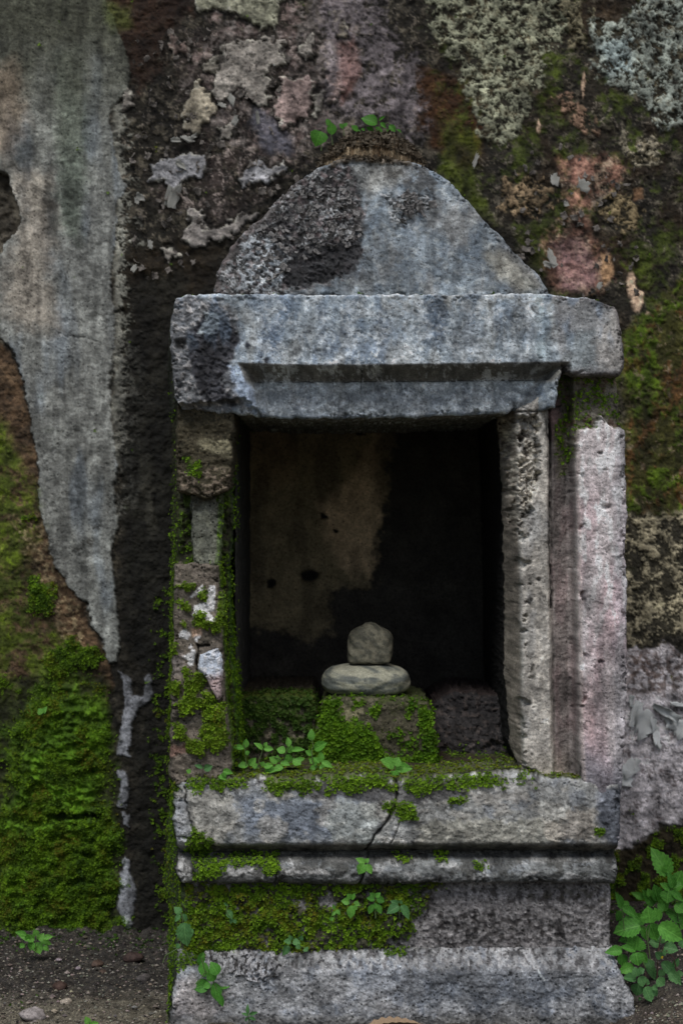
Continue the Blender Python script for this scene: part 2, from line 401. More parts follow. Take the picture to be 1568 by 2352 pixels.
    P.lay(m*ss(-.5, .2, P.R(60, 11))*.9, C(98, 92, 94), .3, .002)
    P.lay(m*P.poly(z([(-20,200),(60,180),(90,330),(0,480)], 784), 10, 8)*.6, C(128, 98, 92), .2)
    # right half: lichen fields
    hol = P.R(26, 12)
    Lr = [([(400,-60),(1000,-60),(1080,120),(940,260),(930,340),(880,440),(830,560),(780,650),(700,670),(650,650),(640,540),(570,430),(560,330),(500,250),(400,150)], C(112, 114, 96), 20),
      ([(1130,90),(1300,100),(1400,-60),(1700,-60),(1700,500),(1500,600),(1440,560),(1330,420),(1240,380),(1160,320)], C(112, 118, 110), 16),
      ([(1280,560),(1330,680),(1440,620),(1460,740),(1360,780),(1300,700)], C(118, 112, 96), 14),
      ([(980,440),(1060,440),(1160,560),(1180,620),(1060,580)], C(112, 90, 74), 16),
      ([(720,800),(900,820),(980,930),(860,990),(760,980)], C(112, 96, 74), 20),
      ([(1180,920),(1280,860),(1400,1000),(1300,1060),(1190,990)], C(104, 92, 68), 18),
      ([(1000,0),(1120,0),(1130,200),(1050,230)], C(92, 88, 70), 24)]
    # brown ground of the right side with mossy areas
    P.mul(1-.0*X)
    rb = P.poly([(960,60),(1700,-80),(1700,1300),(1380,1300),(1300,700),(1180,540),(1050,400)], 30, 20)
    P.lay(rb*ss(-.2, .5, n3)*.8, C(34, 25, 14), .5)
    P.lay(rb*ss(-.1, .5, P.R(130, 13))*.8, C(50, 60, 14), .5)
    pk = P.poly(z([(1000,730),(1120,720),(1250,700),(1290,780),(1260,880),(1150,900),(1130,1060),(1220,1170),(1240,1280),(1190,1340),(960,1330),(920,1160),(940,1060),(1040,980)], 784), 12, 12, frag=6)
    P.lay(pk*ss(-.5, .3, P.R(50, 5))*.9, C(118, 88, 74), .35, .001); P.lay(pk*ss(.1, .4, P.R(40, 8))*.7, C(150, 132, 112), .3, .001); P.lay(pk*ss(.2, .45, P.R(36, 11))*.8, C(36, 28, 22), .3)
    P.lay(P.poly(z([(1040,740),(1120,730),(1150,800),(1080,860)], 784), 10, 8)*.7, C(150, 112, 98), .3)
    P.lay(P.poly(z([(960,1120),(1100,1080),(1180,1240),(1160,1330),(1000,1330)], 784), 12, 9)*.6, C(122, 96, 96), .3)
    P.lay(P.poly(z([(1195,1160),(1235,1170),(1250,1260),(1205,1310),(1190,1250)], 784), 4, 4), C(140, 112, 84), .2)
    P.lay(P.poly(z([(1340,870),(1380,860),(1385,910),(1345,920)], 784), 4, 3)*.8, C(140, 108, 80), .2)
    for pts, c, fr in Lr:
        m = P.poly(z(pts, 784), 5, 12, 34, frag=fr*1.5, fs=22)
        P.lay(m, C(30, 28, 20), .3); P.lay(m*ss(-.22, .12, hol), c*1.15, .3, .003); P.lay(m*ss(.1, .4, P.R(34, 7))*.5, C(74, 66, 48), .3)
    # bluish tint in the lichen
    P.lay(P.poly(z([(1180,200),(1330,160),(1340,340),(1230,350)], 784), 16, 10)*ss(-.3, .0, hol)*.6, C(108, 122, 124), .2)
    for q in [(1330,1310,22,60),(1355,1380,26,50),(1375,1350,14,14),(1405,1440,12,12),(905,580,10,30),(1110,390,8,60)]:
        m = ss(1.2, .7, np.hypot((X-784-q[0]/2+n2*4)/(q[2]/2), (Y-q[1]/2+n1*4)/(q[3]/2)))
        P.lay(m, C(165, 142, 120), .2, .002)
    # right strip, moss and slime
    rs_ = P.poly([(1425,780),(1700,500),(1700,1200),(1600,1185),(1530,1180),(1440,1180)], 14, 14)
    P.lay(rs_*.95, C(44, 44, 16), .6)
    P.lay(rs_*ss(-.1, .45, P.R(110, 14))*.85, C(66, 86, 14), .5, .003); 
    P.lay(rs_*ss(.0, .4, P.R(80, 15, (1, 1.6)))*.7, C(74, 48, 26), .5, .002); P.lay(rs_*ss(.35, .6, P.R(34, 9))*.6, C(104, 92, 76), .4, .001)
    P.moss = P.moss*1.0
    cr = P.poly([(1400,1182),(1540,1185),(1700,1160),(1700,1500),(1540,1460),(1400,1500)], 10, 16)
    P.lay(cr, C(40, 38, 30), .4)
    P.lay(cr*ss(-.15, .25, P.R(44, 10)+.3*N(60, 2, 3)), C(124, 118, 98), .25, .003)
    # violet plaster at the right, under the lichen
    vp = P.poly([(1380,1440),(1440,1500),(1500,1480),(1570,1500),(1700,1480),(1700,1860),(1568,1885),(1500,1905),(1440,1955),(1380,1960)], 6, 22, 40, frag=18, fs=30)
    P.lay(vp, C(156, 153, 156), .12, .003)
    P.lay(vp*ss(.2, .5, P.R(70, 9))*.75, C(74, 64, 62), .3)
    P.lay(vp*ss(.35, .5, P.R(40, 7))*.7, C(44, 40, 40), .3)
    P.lay(vp*P.poly([(1440,1500),(1570,1500),(1570,1590),(1440,1600)], 16, 12)*ss(-.2, .2, n2)*.8, C(70, 56, 48), .3)
    dm = P.poly([(1380,1960),(1440,1950),(1490,1915),(1570,1890),(1700,1880),(1700,2300),(1380,2300)], 8, 10)
    P.lay(dm, C(34, 30, 18), .5)
    mm = dm*ss(.0, .3, N(34, 4, 14)); P.lay(mm*.8, C(48, 66, 14), .4, .004)
    P.moss = np.maximum(P.moss, mm*.9*ss(2200, 2050, Y))
    # ---------------- left plaster band
    band = P.poly([(-900,-900),(250,-900),(240,0),(262,40),(272,75),(290,110),(300,160),(296,200),(262,245),(248,262),(262,330),(272,390),(292,430),(268,465),(268,520),(262,570),(254,640),(262,700),(262,800),(252,880),(258,960),(268,1060),(262,1130),(272,1200),(258,1260),(262,1330),(268,1400),(276,1470),(268,1520),(250,1524),(240,1480),(212,1440),(200,1385),(160,1350),(122,1290),(104,1210),(88,1150),(92,1080),(76,1000),(66,930),(50,860),(30,800),(-20,760),(-120,700),(-900,700)], 1.8, 6, 26, frag=4, fs=10)
    bandc = lin((0,0,0)) + np.zeros((P.n, 3))
    g = C(108, 110, 106); gb = C(100, 108, 114); gt = C(122, 116, 106); gd = C(78, 80, 68); ggr = C(86, 98, 84)
    t = N(90, 4, 3, (1, 3))
    bandc[:] = g
    mixc = lambda m, c: bandc*(1-m[:, None]) + c[None, :]*m[:, None]
    bandc = mixc(ss(.0, .5, N(70, 3, 9, (1, 4)))*.7, gb)
    bandc = mixc(P.poly([(20,380),(110,400),(130,520),(110,640),(140,760),(60,760),(0,700),(20,600),(50,500)], 30, 20)*.85, gt)
    bandc = mixc(P.poly([(120,120),(190,100),(200,400),(180,560),(140,520),(130,300)], 22, 12)*.6, ggr)
    bandc = mixc(ss(520, 20, Y+N(80, 3, 2)*80)*1.0, gd*.6)
    bandc = mixc(P.poly([(-60,180),(40,140),(60,280),(20,360),(-60,360)], 30, 12)*.5, C(120,104,86))
    bandc = bandc*(.95+.38*N(26, 4, 6, (1, 6))+.2*N(9, 3, 7, (1, 9))+.16*P.R(24, 12))[:, None]
    P.lay(band, bandc, 0, .0035); P.h = P.h*(1-band*.6) + band*.004
    P.h += band*(.0012*N(60, 3, 5)+.0008*N(10, 3, 2, (1.6, 1)))
    # dark scars in the band
    for q in [(108,400,22,40,.5),(205,1245,34,36,.8),(222,1205,26,40,.7),(180,1265,20,20,.7),(140,1110,8,8,.9),(150,1230,10,10,.8),(120,620,8,8,.8)]:
        m = ss(1.1, .5, np.hypot((X-q[0]+n2*12)/(q[2]*.5), (Y-q[1]+n1*10)/(q[3]*.5)))*q[4]*ss(-.2, .2, N(8, 3, 5)+.1)
        P.lay(m*band, C(44, 42, 36), .3)
    P.crack([(130,765),(165,772),(200,775),(225,785)], 1.6, .002)
    P.crack([(150,650),(162,600),(170,590)], 1.2, .0005)
    # right fringe of the band: crumbs of plaster
    fr = P.poly([(255,240),(300,250),(330,600),(300,620),(330,760),(310,900),(320,1040),(300,1060),(262,1060),(262,240)], 14, 14)*(1-band)
    P.lay(fr*ss(.0, .3, P.R(30, 10)+.9*ss(300, 265, X)-.25), C(104, 104, 96), .3, .003)
    fr = P.poly([(262,760),(330,800),(345,900),(300,1050),(330,1080),(300,1180),(262,1200)], 20, 14)*(1-band)
    P.lay(fr*ss(-.15, .3, P.R(30, 11))*.75, C(92, 92, 86), .3, .002)
    fr = P.poly([(320,1040),(352,1050),(350,1130),(362,1215),(355,1245),(336,1235),(338,1160),(322,1120)], 6, 6, frag=4)
    P.lay(fr*.8, C(78, 76, 66), .3, .002)
    P.lay(P.poly([(240,0),(300,20),(300,60),(262,70),(240,40)], 14, 8)*.6, C(62, 70, 30), .3)
    # trickle below the band
    for pts in ([(276,1540),(300,1560),(306,1600),(335,1600),(332,1560),(346,1545),(352,1585),(345,1610),(318,1625),(305,1655),(296,1735),(268,1735),(276,1680),(290,1620),(284,1580)],
                [(270,1770),(292,1772),(296,1830),(290,1856),(268,1855),(278,1810)], [(280,1866),(296,1872),(298,1898),(290,1898)],
                [(286,1970),(296,1978),(300,2005),(312,2050),(306,2100),(300,2140),(284,2130),(270,2080),(276,2020)]):
        P.lay(P.poly(pts, 1.5, 5, 22, frag=3), C(112, 114, 118), .2, .003)
    # hole at the left edge
    ho = P.poly([(-400,380),(0,392),(18,400),(22,430),(42,470),(48,500),(40,530),(14,550),(4,580),(-400,600)], 1.5, 4, 24, frag=3)
    P.lay(ho, C(62, 58, 50), .5); P.h = P.h - ho*.022 + ho*.008*N(24, 4, 7)
    # brown flank left of the band, then green
    bl = P.poly([(-900,700),(-100,740),(0,775),(40,850),(65,940),(90,1080),(88,1150),(105,1220),(125,1300),(190,1375),(205,1450),(248,1500),(262,1560),(240,1640),(100,1600),(-900,1700)], 5, 10)*(1-band)
    P.lay(bl, C(64, 50, 36), .35)
    P.lay(bl*ss(-.1, .3, N(20, 4, 3, (3, 1)))*.6, C(86, 70, 52), .3, .001)
    P.lay(bl*ss(.05, .3, N(16, 3, 13, (2, 1)))*.6, C(34, 28, 20), .3)
    gl = P.poly([(-900,900),(0,960),(60,1080),(95,1190),(60,1290),(90,1420),(180,1500),(240,1620),(-900,1700)], 26, 22)
    P.lay(gl*ss(-.5, .3, P.R(110, 14))*.9, C(54, 66, 15), .5, .001)
    P.lay(gl*ss(.1, .5, P.R(70, 9))*.6, C(82, 100, 18), .5, .001)
    cream = P.poly([(20,1190),(90,1180),(130,1290),(180,1390),(200,1480),(150,1500),(90,1330)], 10, 14, frag=8)*(1-band)
    P.lay(cream*ss(.0, .25, N(13, 3, 6))*.7, C(112, 100, 76), .3, .002)
    for q in [(98,1375,30,36),(205,1510,34,24),(140,1520,40,30),(66,1190,16,8),(80,1345,14,18),(170,1480,16,14)]:
        m = ss(1.25, .7, np.hypot((X-q[0]+n1*14)/q[2], (Y-q[1]+n2*12)/q[3]))
        P.lay(m, C(40, 62, 12), .4, .004); P.moss = np.maximum(P.moss, m*.8)
    # dark foot between band and shrine
    df = P.poly([(262,1100),(400,1000),(440,1000),(440,2260),(262,2260),(240,2140),(262,1640),(255,1540),(275,1500)], 18, 12)
    P.mul(1-.0*df)
    P.moss = np.maximum(P.moss, P.poly([(360,1380),(440,1300),(440,2200),(372,2200),(350,1900),(352,1600)], 16, 14)*ss(.0, .3, N(26, 3, 12))*.4)
    # lush moss at the lower left
    mo = P.poly([(70,1640),(95,1600),(190,1590),(226,1640),(232,1760),(215,1850),(262,1880),(258,1990),(236,2100),(262,2150),(200,2175),(30,2150),(0,2080),(25,1980),(10,1880),(50,1780),(30,1720)], 40, 34, 60, frag=40, fs=50)
    ml = P.poly([(-400,1560),(60,1560),(140,1500),(240,1560),(262,1700),(262,2180),(-400,2200)], 20, 20)
    P.lay(ml*.9, C(26, 30, 12), .5)
    P.lay(ml*ss(-.3, .4, P.R(90, 14))*.85, C(52, 66, 13), .5, .002)
    P.moss = np.maximum(P.moss, ml*ss(.0, .5, P.R(90, 14))*.5)
    P.lay(mo*.95, C(62, 92, 14), .45)
    cush = np.abs(N(34, 3, 5, (1.7, 1)))
    P.h += mo*(.011*(1-cush*1.9) + .005*P.R(30, 3)); P.moss *= 1-mo; P.moss = np.maximum(P.moss, mo*(1-ss(-.12, .15, P.R(90, 15)+.15*ss(1800, 1900, Y)*-1-.0)*.97*ss(1960, 1880, Y)))
    gap = ss(1.2, .6, np.hypot((X-170)/70, (Y-1876+n1*10)/9)); P.h -= gap*.012; P.moss *= 1-gap; P.mul(1-.7*gap)
    # contact shade painted round the shrine's silhouette, stain and shade down to the ground
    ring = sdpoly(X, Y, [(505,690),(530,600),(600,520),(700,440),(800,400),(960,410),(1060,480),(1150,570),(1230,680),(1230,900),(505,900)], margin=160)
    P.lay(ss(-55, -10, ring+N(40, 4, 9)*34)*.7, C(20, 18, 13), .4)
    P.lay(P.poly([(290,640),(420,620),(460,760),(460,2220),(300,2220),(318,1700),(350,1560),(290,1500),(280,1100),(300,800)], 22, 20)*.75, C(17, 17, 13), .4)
    P.weather(.40, .40, 1.0, 60, 1.08)
    P.tint = ss(.0, .5, N(60, 3, 6))
def build_wall():
    st = 3.0
    fx = np.arange(-60, 1628+st, st); fy = np.arange(-60, 2215, st)
    def ext(a, b, n): return a+(b-a)*np.linspace(0, 1, n+1)[1:]**1.8
    xs = np.concatenate([ext(fx[0], -7500, 46)[::-1], fx, ext(fx[-1], 7500, 46)])
    ys = np.concatenate([ext(fy[0], -1500, 30)[::-1], fy])
    GX, GY = np.meshgrid(xs, ys); sh = GX.shape; X, Y = GX.ravel(), GY.ravel()
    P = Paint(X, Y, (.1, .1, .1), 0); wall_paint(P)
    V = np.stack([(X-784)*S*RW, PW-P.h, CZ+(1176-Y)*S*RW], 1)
    idg = np.arange(len(X)).reshape(sh)
    q = np.stack([idg[:-1, :-1], idg[1:, :-1], idg[1:, 1:], idg[:-1, 1:]], -1).reshape(-1, 4)
    cx, cy = X[q[:, 0]], Y[q[:, 0]]
    keep = ~((cx > 480) & (cx < 1250) & (cy > 760) & (cy < 2120))
    q = q[keep]; used = np.unique(q); mp = np.zeros(len(X), int); mp[used] = np.arange(len(used))
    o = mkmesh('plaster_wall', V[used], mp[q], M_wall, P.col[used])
    tag(o, 'tall stained plaster wall with lichen, moss and peeling patches behind the shrine', 'wall')
    vis = (X > -70) & (X < 1640) & (Y > -70); m = P.moss*vis
    collect('wall', V[used], vnormals(o), m[used], P.tint[used])
    return o
WALL = build_wall()

# ================================================================== SHRINE
SH = empty('stone_shrine', (0.0, 0.0, 0.0))
tag(SH, 'small weathered stone niche shrine with domed pediment and mossy stepped base', 'shrine')
BLUE, PALE, TAN, DARK, CREAM = C(104, 114, 124), C(150, 154, 158), C(138, 128, 112), C(38, 36, 38), C(150, 140, 122)
GREEN = C(48, 66, 14)
def speckle(P, m, c, lo=.0, hi=.2, s=10, seed=10, h=0): P.lay(m*ss(lo, hi, P.N(s, 3, seed)), c, .2, h)
def topmoss(P, amt=1.0, lo=-.1):
    t = (P.ny < -.45)*(P.skirt > 0)
    m = t*ss(lo, lo+.3, P.N(40, 3, 8))*amt
    P.lay(t*.85, C(52, 46, 34), .5); P.lay(m*.8, GREEN, .4, .004); P.moss = np.maximum(P.moss, m)
def leftmoss(P, y0=900, dens=.8):
    t = (P.nx < -.45)*(P.skirt > 0)
    P.lay(t*1., C(40, 40, 26), .4)
    m = t*ss(-.25, .15, P.N(40, 3, 8))*ss(y0-300, y0+400, P.Y); P.lay(m*.85, C(42, 60, 12), .35, .003)
    P.moss = np.maximum(P.moss, m*dens)
# ---- pediment
def p_ped(P):
    X, Y, N = P.X, P.Y, P.N; one = np.ones(P.n)
    P.lay(one, C(106, 114, 122), .2)
    P.lay(ss(-.1, .5, N(70, 4, 3, (1, 1.8)))*.7, C(122, 116, 110), .15)
    P.lay(ss(.0, .5, N(50, 4, 6, (1, 2)))*.6, C(92, 106, 122), .15)
    P.lay(ss(.1, .4, N(18, 4, 9))*.4, C(146, 146, 142), .2, .0005)
    P.lay(P.poly([(1120,560),(1190,590),(1250,650),(1230,672),(1150,640),(1110,590)], 14, 10)*.7, C(150, 140, 118), .2)
    P.lay(P.poly([(1130,520),(1170,550),(1250,640),(1262,672),(1240,672),(1150,560)], 5, 6)*.5, C(72, 66, 66), .2)
    P.lay(P.poly([(780,365),(900,360),(930,400),(860,440),(800,420)], 12, 10)*.6, C(140, 134, 122), .2)
    # flaked skin: left upper flank
    fl = P.poly([(480,700),(500,590),(560,500),(640,420),(720,380),(800,360),(810,400),(840,470),(830,520),(835,590),(770,640),(700,660),(560,680)], 8, 14, frag=8)
    P.lay(fl*.95, C(72, 66, 62), .3, -.002)
    F1, F2, ID = worley(X+N(14, 2, 3)*7, Y+N(14, 2, 5)*7, 11, 3)
    chip = fl*ss(.08, .2, F2-F1)*ss(.42, .5, ID)
    P.lay(chip*ss(-.5, .1, P.R(60, 9)), C(140, 137, 136), .3, .003); P.lay(fl*ss(.0, .4, P.R(80, 12))*.85, C(36, 33, 34), .3); P.lay(fl*ss(.2, .5, P.R(50, 4))*.8, C(158, 156, 156), .2, .001)
    P.lay(fl*ss(.06, .0, F2-F1)*.7, C(34, 30, 30), .2)
    P.lay(fl*ss(.1, .3, N(20, 3, 12))*.6, C(120, 98, 96), .2)
    dk = P.poly([(650,600),(690,560),(760,545),(835,550),(828,610),(760,640),(690,658),(640,650)], 5, 9, frag=7)
    P.lay(dk*.93, C(36, 34, 36), .3); 
    dk = P.poly([(560,520),(640,480),(700,470),(680,560),(640,640),(560,640)], 12, 14, frag=12)
    P.lay(dk*ss(-.1, .15, N(14, 3, 14))*.8, C(38, 35, 36), .3)
    pl = P.poly([(548,540),(600,530),(640,560),(650,640),(600,672),(540,672),(555,610)], 6, 10, frag=12)
    P.lay(pl*ss(-.1, .1, N(14, 3, 6))*.9, C(150, 152, 156), .2, .002)
    d2 = P.poly([(875,440),(1000,430),(1000,470),(950,490),(930,520),(895,505),(900,470)], 6, 8, frag=9)
    P.lay(d2*ss(-.3, .1, N(9, 3, 5))*.8, C(58, 54, 54), .3, -.002)
    P.lay(d2*chip*0 + d2*ss(.1, .2, F2-F1)*ss(.45, .5, ID)*.9, C(140, 138, 138), .2, .003)
    P.lay(P.poly([(470,700),(500,590),(640,400),(800,350),(900,420),(900,560),(860,660)], 60, 30)*ss(.0, .4, P.R(70, 7))*.6, C(52, 50, 52), .3)
    P.lay(P.poly([(780,330),(980,350),(1040,420),(980,440),(880,400)], 18, 16)*ss(-.2, .3, P.R(60, 8))*.7, C(70, 62, 54), .3)
    ed = ss(24, 4, P.sd)*ss(760, 640, X)*(P.skirt == 0); P.lay(ed*.5, C(96, 82, 76), .3)
    P.lay((P.skirt > 0)*.8, C(60, 54, 46), .5)
    P.lay(P.poly([(740,372),(800,345),(930,352),(960,372),(930,366),(800,362)], 4, 5, frag=5)*.9, C(86, 70, 48), .4, .003)
    P.h += .0016*N(30, 4, 2)+.0008*N(9, 3, 8)
    P.h += fl*.002*N(10, 3, 4)
    t = (P.ny < -.3)*(P.skirt > .03); P.moss = t*ss(.05, .3, N(40, 3, 8))*.6
_pp = p_ped
def p_ped(P): _pp(P); P.h += .001*P.R(40, 9); P.weather(.36, .36, .6, 50, 1.1, (.83, 1.0, 1.06))
relief('pediment', [(486,684),(490,650),(498,620),(512,590),(530,556),(560,522),(600,490),(626,458),(660,424),(700,392),(750,364),(800,348),(870,350),(940,356),(1000,380),(1035,404),(1065,436),(1110,492),(1160,543),(1205,594),(1240,630),(1258,655),(1266,684)],
       lambda X, Y, P: .012+.02*ss(684, 350, Y), p_ped, SH, M_stone, plane=.0, thick=.48, rag=5, seed=1, rnd=10)
# ---- lintel
FAS = [(545,832),(700,836),(1000,834),(1310,829),(1300,846),(1270,880),(1262,960),(1200,1010),(560,1010),(572,950),(566,900),(560,870)]
def d_lin(X, Y, P):
    sd = sdpoly(X+P.N(30, 3, 3)*3, Y+P.N(40, 3, 5)*2, FAS)
    d = .042*ss(0, 34, sd)
    ch = P.poly([(380,935),(480,925),(560,915),(600,948),(590,975),(380,975)], 4, 8, frag=5)
    return d + ch*.018*(P.X < 600)
def p_lin(P):
    X, Y, N = P.X, P.Y, P.N; one = np.ones(P.n)
    P.lay(one, C(112, 120, 128), .18)
    P.lay(ss(-.1, .45, N(60, 4, 3, (1, 2.5)))*.75, C(92, 104, 122), .15)
    P.lay(ss(.05, .5, N(50, 4, 6, (1, 2)))*.6, C(128, 124, 116), .15)
    P.lay(ss(.1, .35, N(12, 4, 9, (1, 1.6)))*.55, C(160, 164, 166), .2, .0006)
    for (x, w_, c, a) in [(625,26,C(78,92,116),.5),(720,20,C(140,142,142),.35),(920,30,C(150,154,158),.4),(1075,24,C(148,152,158),.5),(1210,24,C(176,190,206),.8),(1245,16,C(150,168,182),.5)]:
        P.lay(np.exp(-((X-x+N(60, 3, 4)*14)/w_)**2)*a*ss(855, 800, Y)*ss(-.6, .2, N(30, 3, 2, (1, 3))), c, .15)
    P.lay(ss(745, 690, Y)*ss(860, 900, X)*ss(-.2, .2, N(16, 3, 12))*.5, C(112, 104, 90), .3)
    # right end: warmer
    re = P.poly([(1275,660),(1440,680),(1450,880),(1290,880),(1310,830),(1268,790)], 16, 14)
    P.lay(re*.8, C(112, 106, 102), .2)
    P.lay(P.poly([(1370,780),(1420,690),(1436,760),(1430,860),(1380,850)], 14, 12, frag=8)*.7, C(150, 138, 126), .25, .001)
    P.lay(P.poly([(1300,770),(1360,760),(1370,840),(1310,850)], 14, 10)*.5, C(104, 116, 120), .2)
    P.lay(ss(12, 2, P.sd)*re*.6, C(92, 78, 74), .3)
    # left end: dark eroded skin
    le = P.poly([(380,660),(520,690),(548,740),(546,800),(530,840),(560,900),(570,930),(500,945),(380,960)], 10, 14)
    P.lay(le*.85, C(84, 80, 80), .3)
    P.lay(le*ss(.1, .3, N(14, 3, 13))*.7, C(150, 140, 134), .3, .002)
    P.h -= le*np.abs(N(18, 4, 7))*.005
    dk = P.poly([(462,725),(490,715),(535,745),(548,790),(525,845),(505,870),(545,930),(470,920),(440,860),(430,780)], 5, 10, frag=7)
    P.lay(dk*.92, C(42, 40, 46), .3, -.002)
    P.lay(P.poly([(470,715),(500,720),(505,750),(485,770),(455,765),(470,740)], 3, 4, frag=3)*.9, C(136, 142, 144), .2, .001)
    P.lay(P.poly([(525,840),(550,835),(575,880),(590,945),(565,930),(540,900)], 6, 8)*.8, C(128, 142, 166), .2)
    P.lay(P.poly([(402,780),(424,778),(426,800),(404,802)], 5, 6)*.9, C(34, 30, 26), .2, -.006)
    for q in [(568,792,9),(612,828,10),(596,834,6)]:
        P.lay(ss(q[2], q[2]*.4, np.hypot(X-q[0]+N(8, 2, 3)*4, (Y-q[1])*.8)), C(40, 42, 50), .2)
    # brown chamfer band (downward-facing shade painted in), fascia
    sd = sdpoly(X, Y, FAS)
    cb = ss(-2, 3, sd)*ss(42, 34, sd)*ss(885, 870, Y)*(P.skirt == 0)
    P.lay(cb*.85, C(74, 66, 50), .25)
    fa = ss(34, 40, sd)*(P.skirt == 0)
    P.lay(fa*.5, C(112, 114, 114), .25)
    P.lay(fa*ss(.1, .4, N(16, 3, 6, (2, 1)))*.4, C(158, 162, 168), .2)
    P.lay(ss(10, 1, P.sd)*fa*.5, C(120, 134, 156), .2)
    P.lay(P.poly([(560,936),(640,948),(760,950),(1190,938),(1190,960),(560,975)], 3, 4)*.0, TAN)
    P.crack([(590,872),(800,872),(1268,868)], 1.3, .002, 2)
    P.crack([(832,840),(830,875),(828,890)], 1.2, .001, 2)
    P.lay(P.poly([(1290,835),(1312,838),(1308,870),(1288,868)], 3, 3)*.9, C(36, 30, 24), .2, -.004)
    tp = ss(6, 0, P.sd)*ss(690, 680, Y)*(P.skirt == 0); P.lay(tp*ss(-.2, .1, N(8, 2, 3)), C(190, 196, 200), .2, .001)
    t = (P.skirt > 0)
    P.lay(t*(P.ny > .3)*.9, C(84, 74, 58), .3)
    leftmoss(P, 1100, .2); topmoss(P, .4, .1)
    P.h += .0015*N(28, 4, 2)+.0009*N(9, 3, 8)
_pl = p_lin
def p_lin(P): _pl(P); P.lay(ss(.0, .35, P.N(46, 3, 14, (1, 2.5)))*.45*(P.skirt == 0)*ss(820, 760, P.Y), C(84, 104, 128), .2); P.lay(ss(.1, .35, P.R(50, 15))*.5*ss(1280, 1200, P.X)*ss(560, 620, P.X), C(176, 184, 186), .2); P.h += .001*P.R(40, 9); P.weather(.36, .36, .6, 44, 1.15, (.82, 1.0, 1.08))
relief('lintel', [(396,700),(404,684),(430,676),(520,674),(800,676),(1260,674),(1300,680),(1350,684),(1385,692),(1414,702),(1422,730),(1428,770),(1434,812),(1434,845),(1425,860),(1400,862),(1345,862),(1312,856),(1296,850),(1282,872),(1278,934),(1240,944),(1185,936),(1172,944),(1060,950),(930,955),(800,957),(640,956),(576,952),(500,946),(415,938),(402,915),(394,840),(390,760)],
       d_lin, p_lin, SH, M_stone, plane=-.012, thick=.54, splay=(.105, 0), rag=5, seed=2, rnd=9)
# ---- right jamb with its fluted mouldings
def prof(u, pts):
    return np.interp(u, [p[0] for p in pts], [p[1] for p in pts])
def jx(X, Y, P): return X - np.interp(Y, [900, 1200, 1700, 1790], [0, 3, 10, 14]) + P.N(50, 4, 3)*3
def d_jr(X, Y, P):
    u = jx(X, Y, P)
    d = prof(u, [(1150, .13), (1168, .11), (1192, .018), (1196, .014), (1202, .014), (1258, .022), (1264, .030), (1268, .040), (1273, .034), (1308, .050), (1316, .046), (1324, .006), (1328, .0), (1380, -.004), (1440, .004)])
    # broken arris
    er = P.poly([(1160,960),(1238,950),(1240,1040),(1236,1110),(1215,1180),(1196,1230),(1180,1190),(1180,1050)], 6, 12, frag=10)
    d = d + er*(.016+.012*np.abs(P.N(18, 3, 4))) + .012*ss(.22, .45, P.N(30, 4, 9))*ss(26, 6, np.abs(u-1200)) + .01*ss(.3, .5, P.N(30, 4, 2))*ss(18, 4, np.abs(u-1326))
    # merge into the sill below
    k = ss(1770, 1880, Y); d = d*(1-k) + (.006+.008*P.N(40, 3, 5))*k
    return d
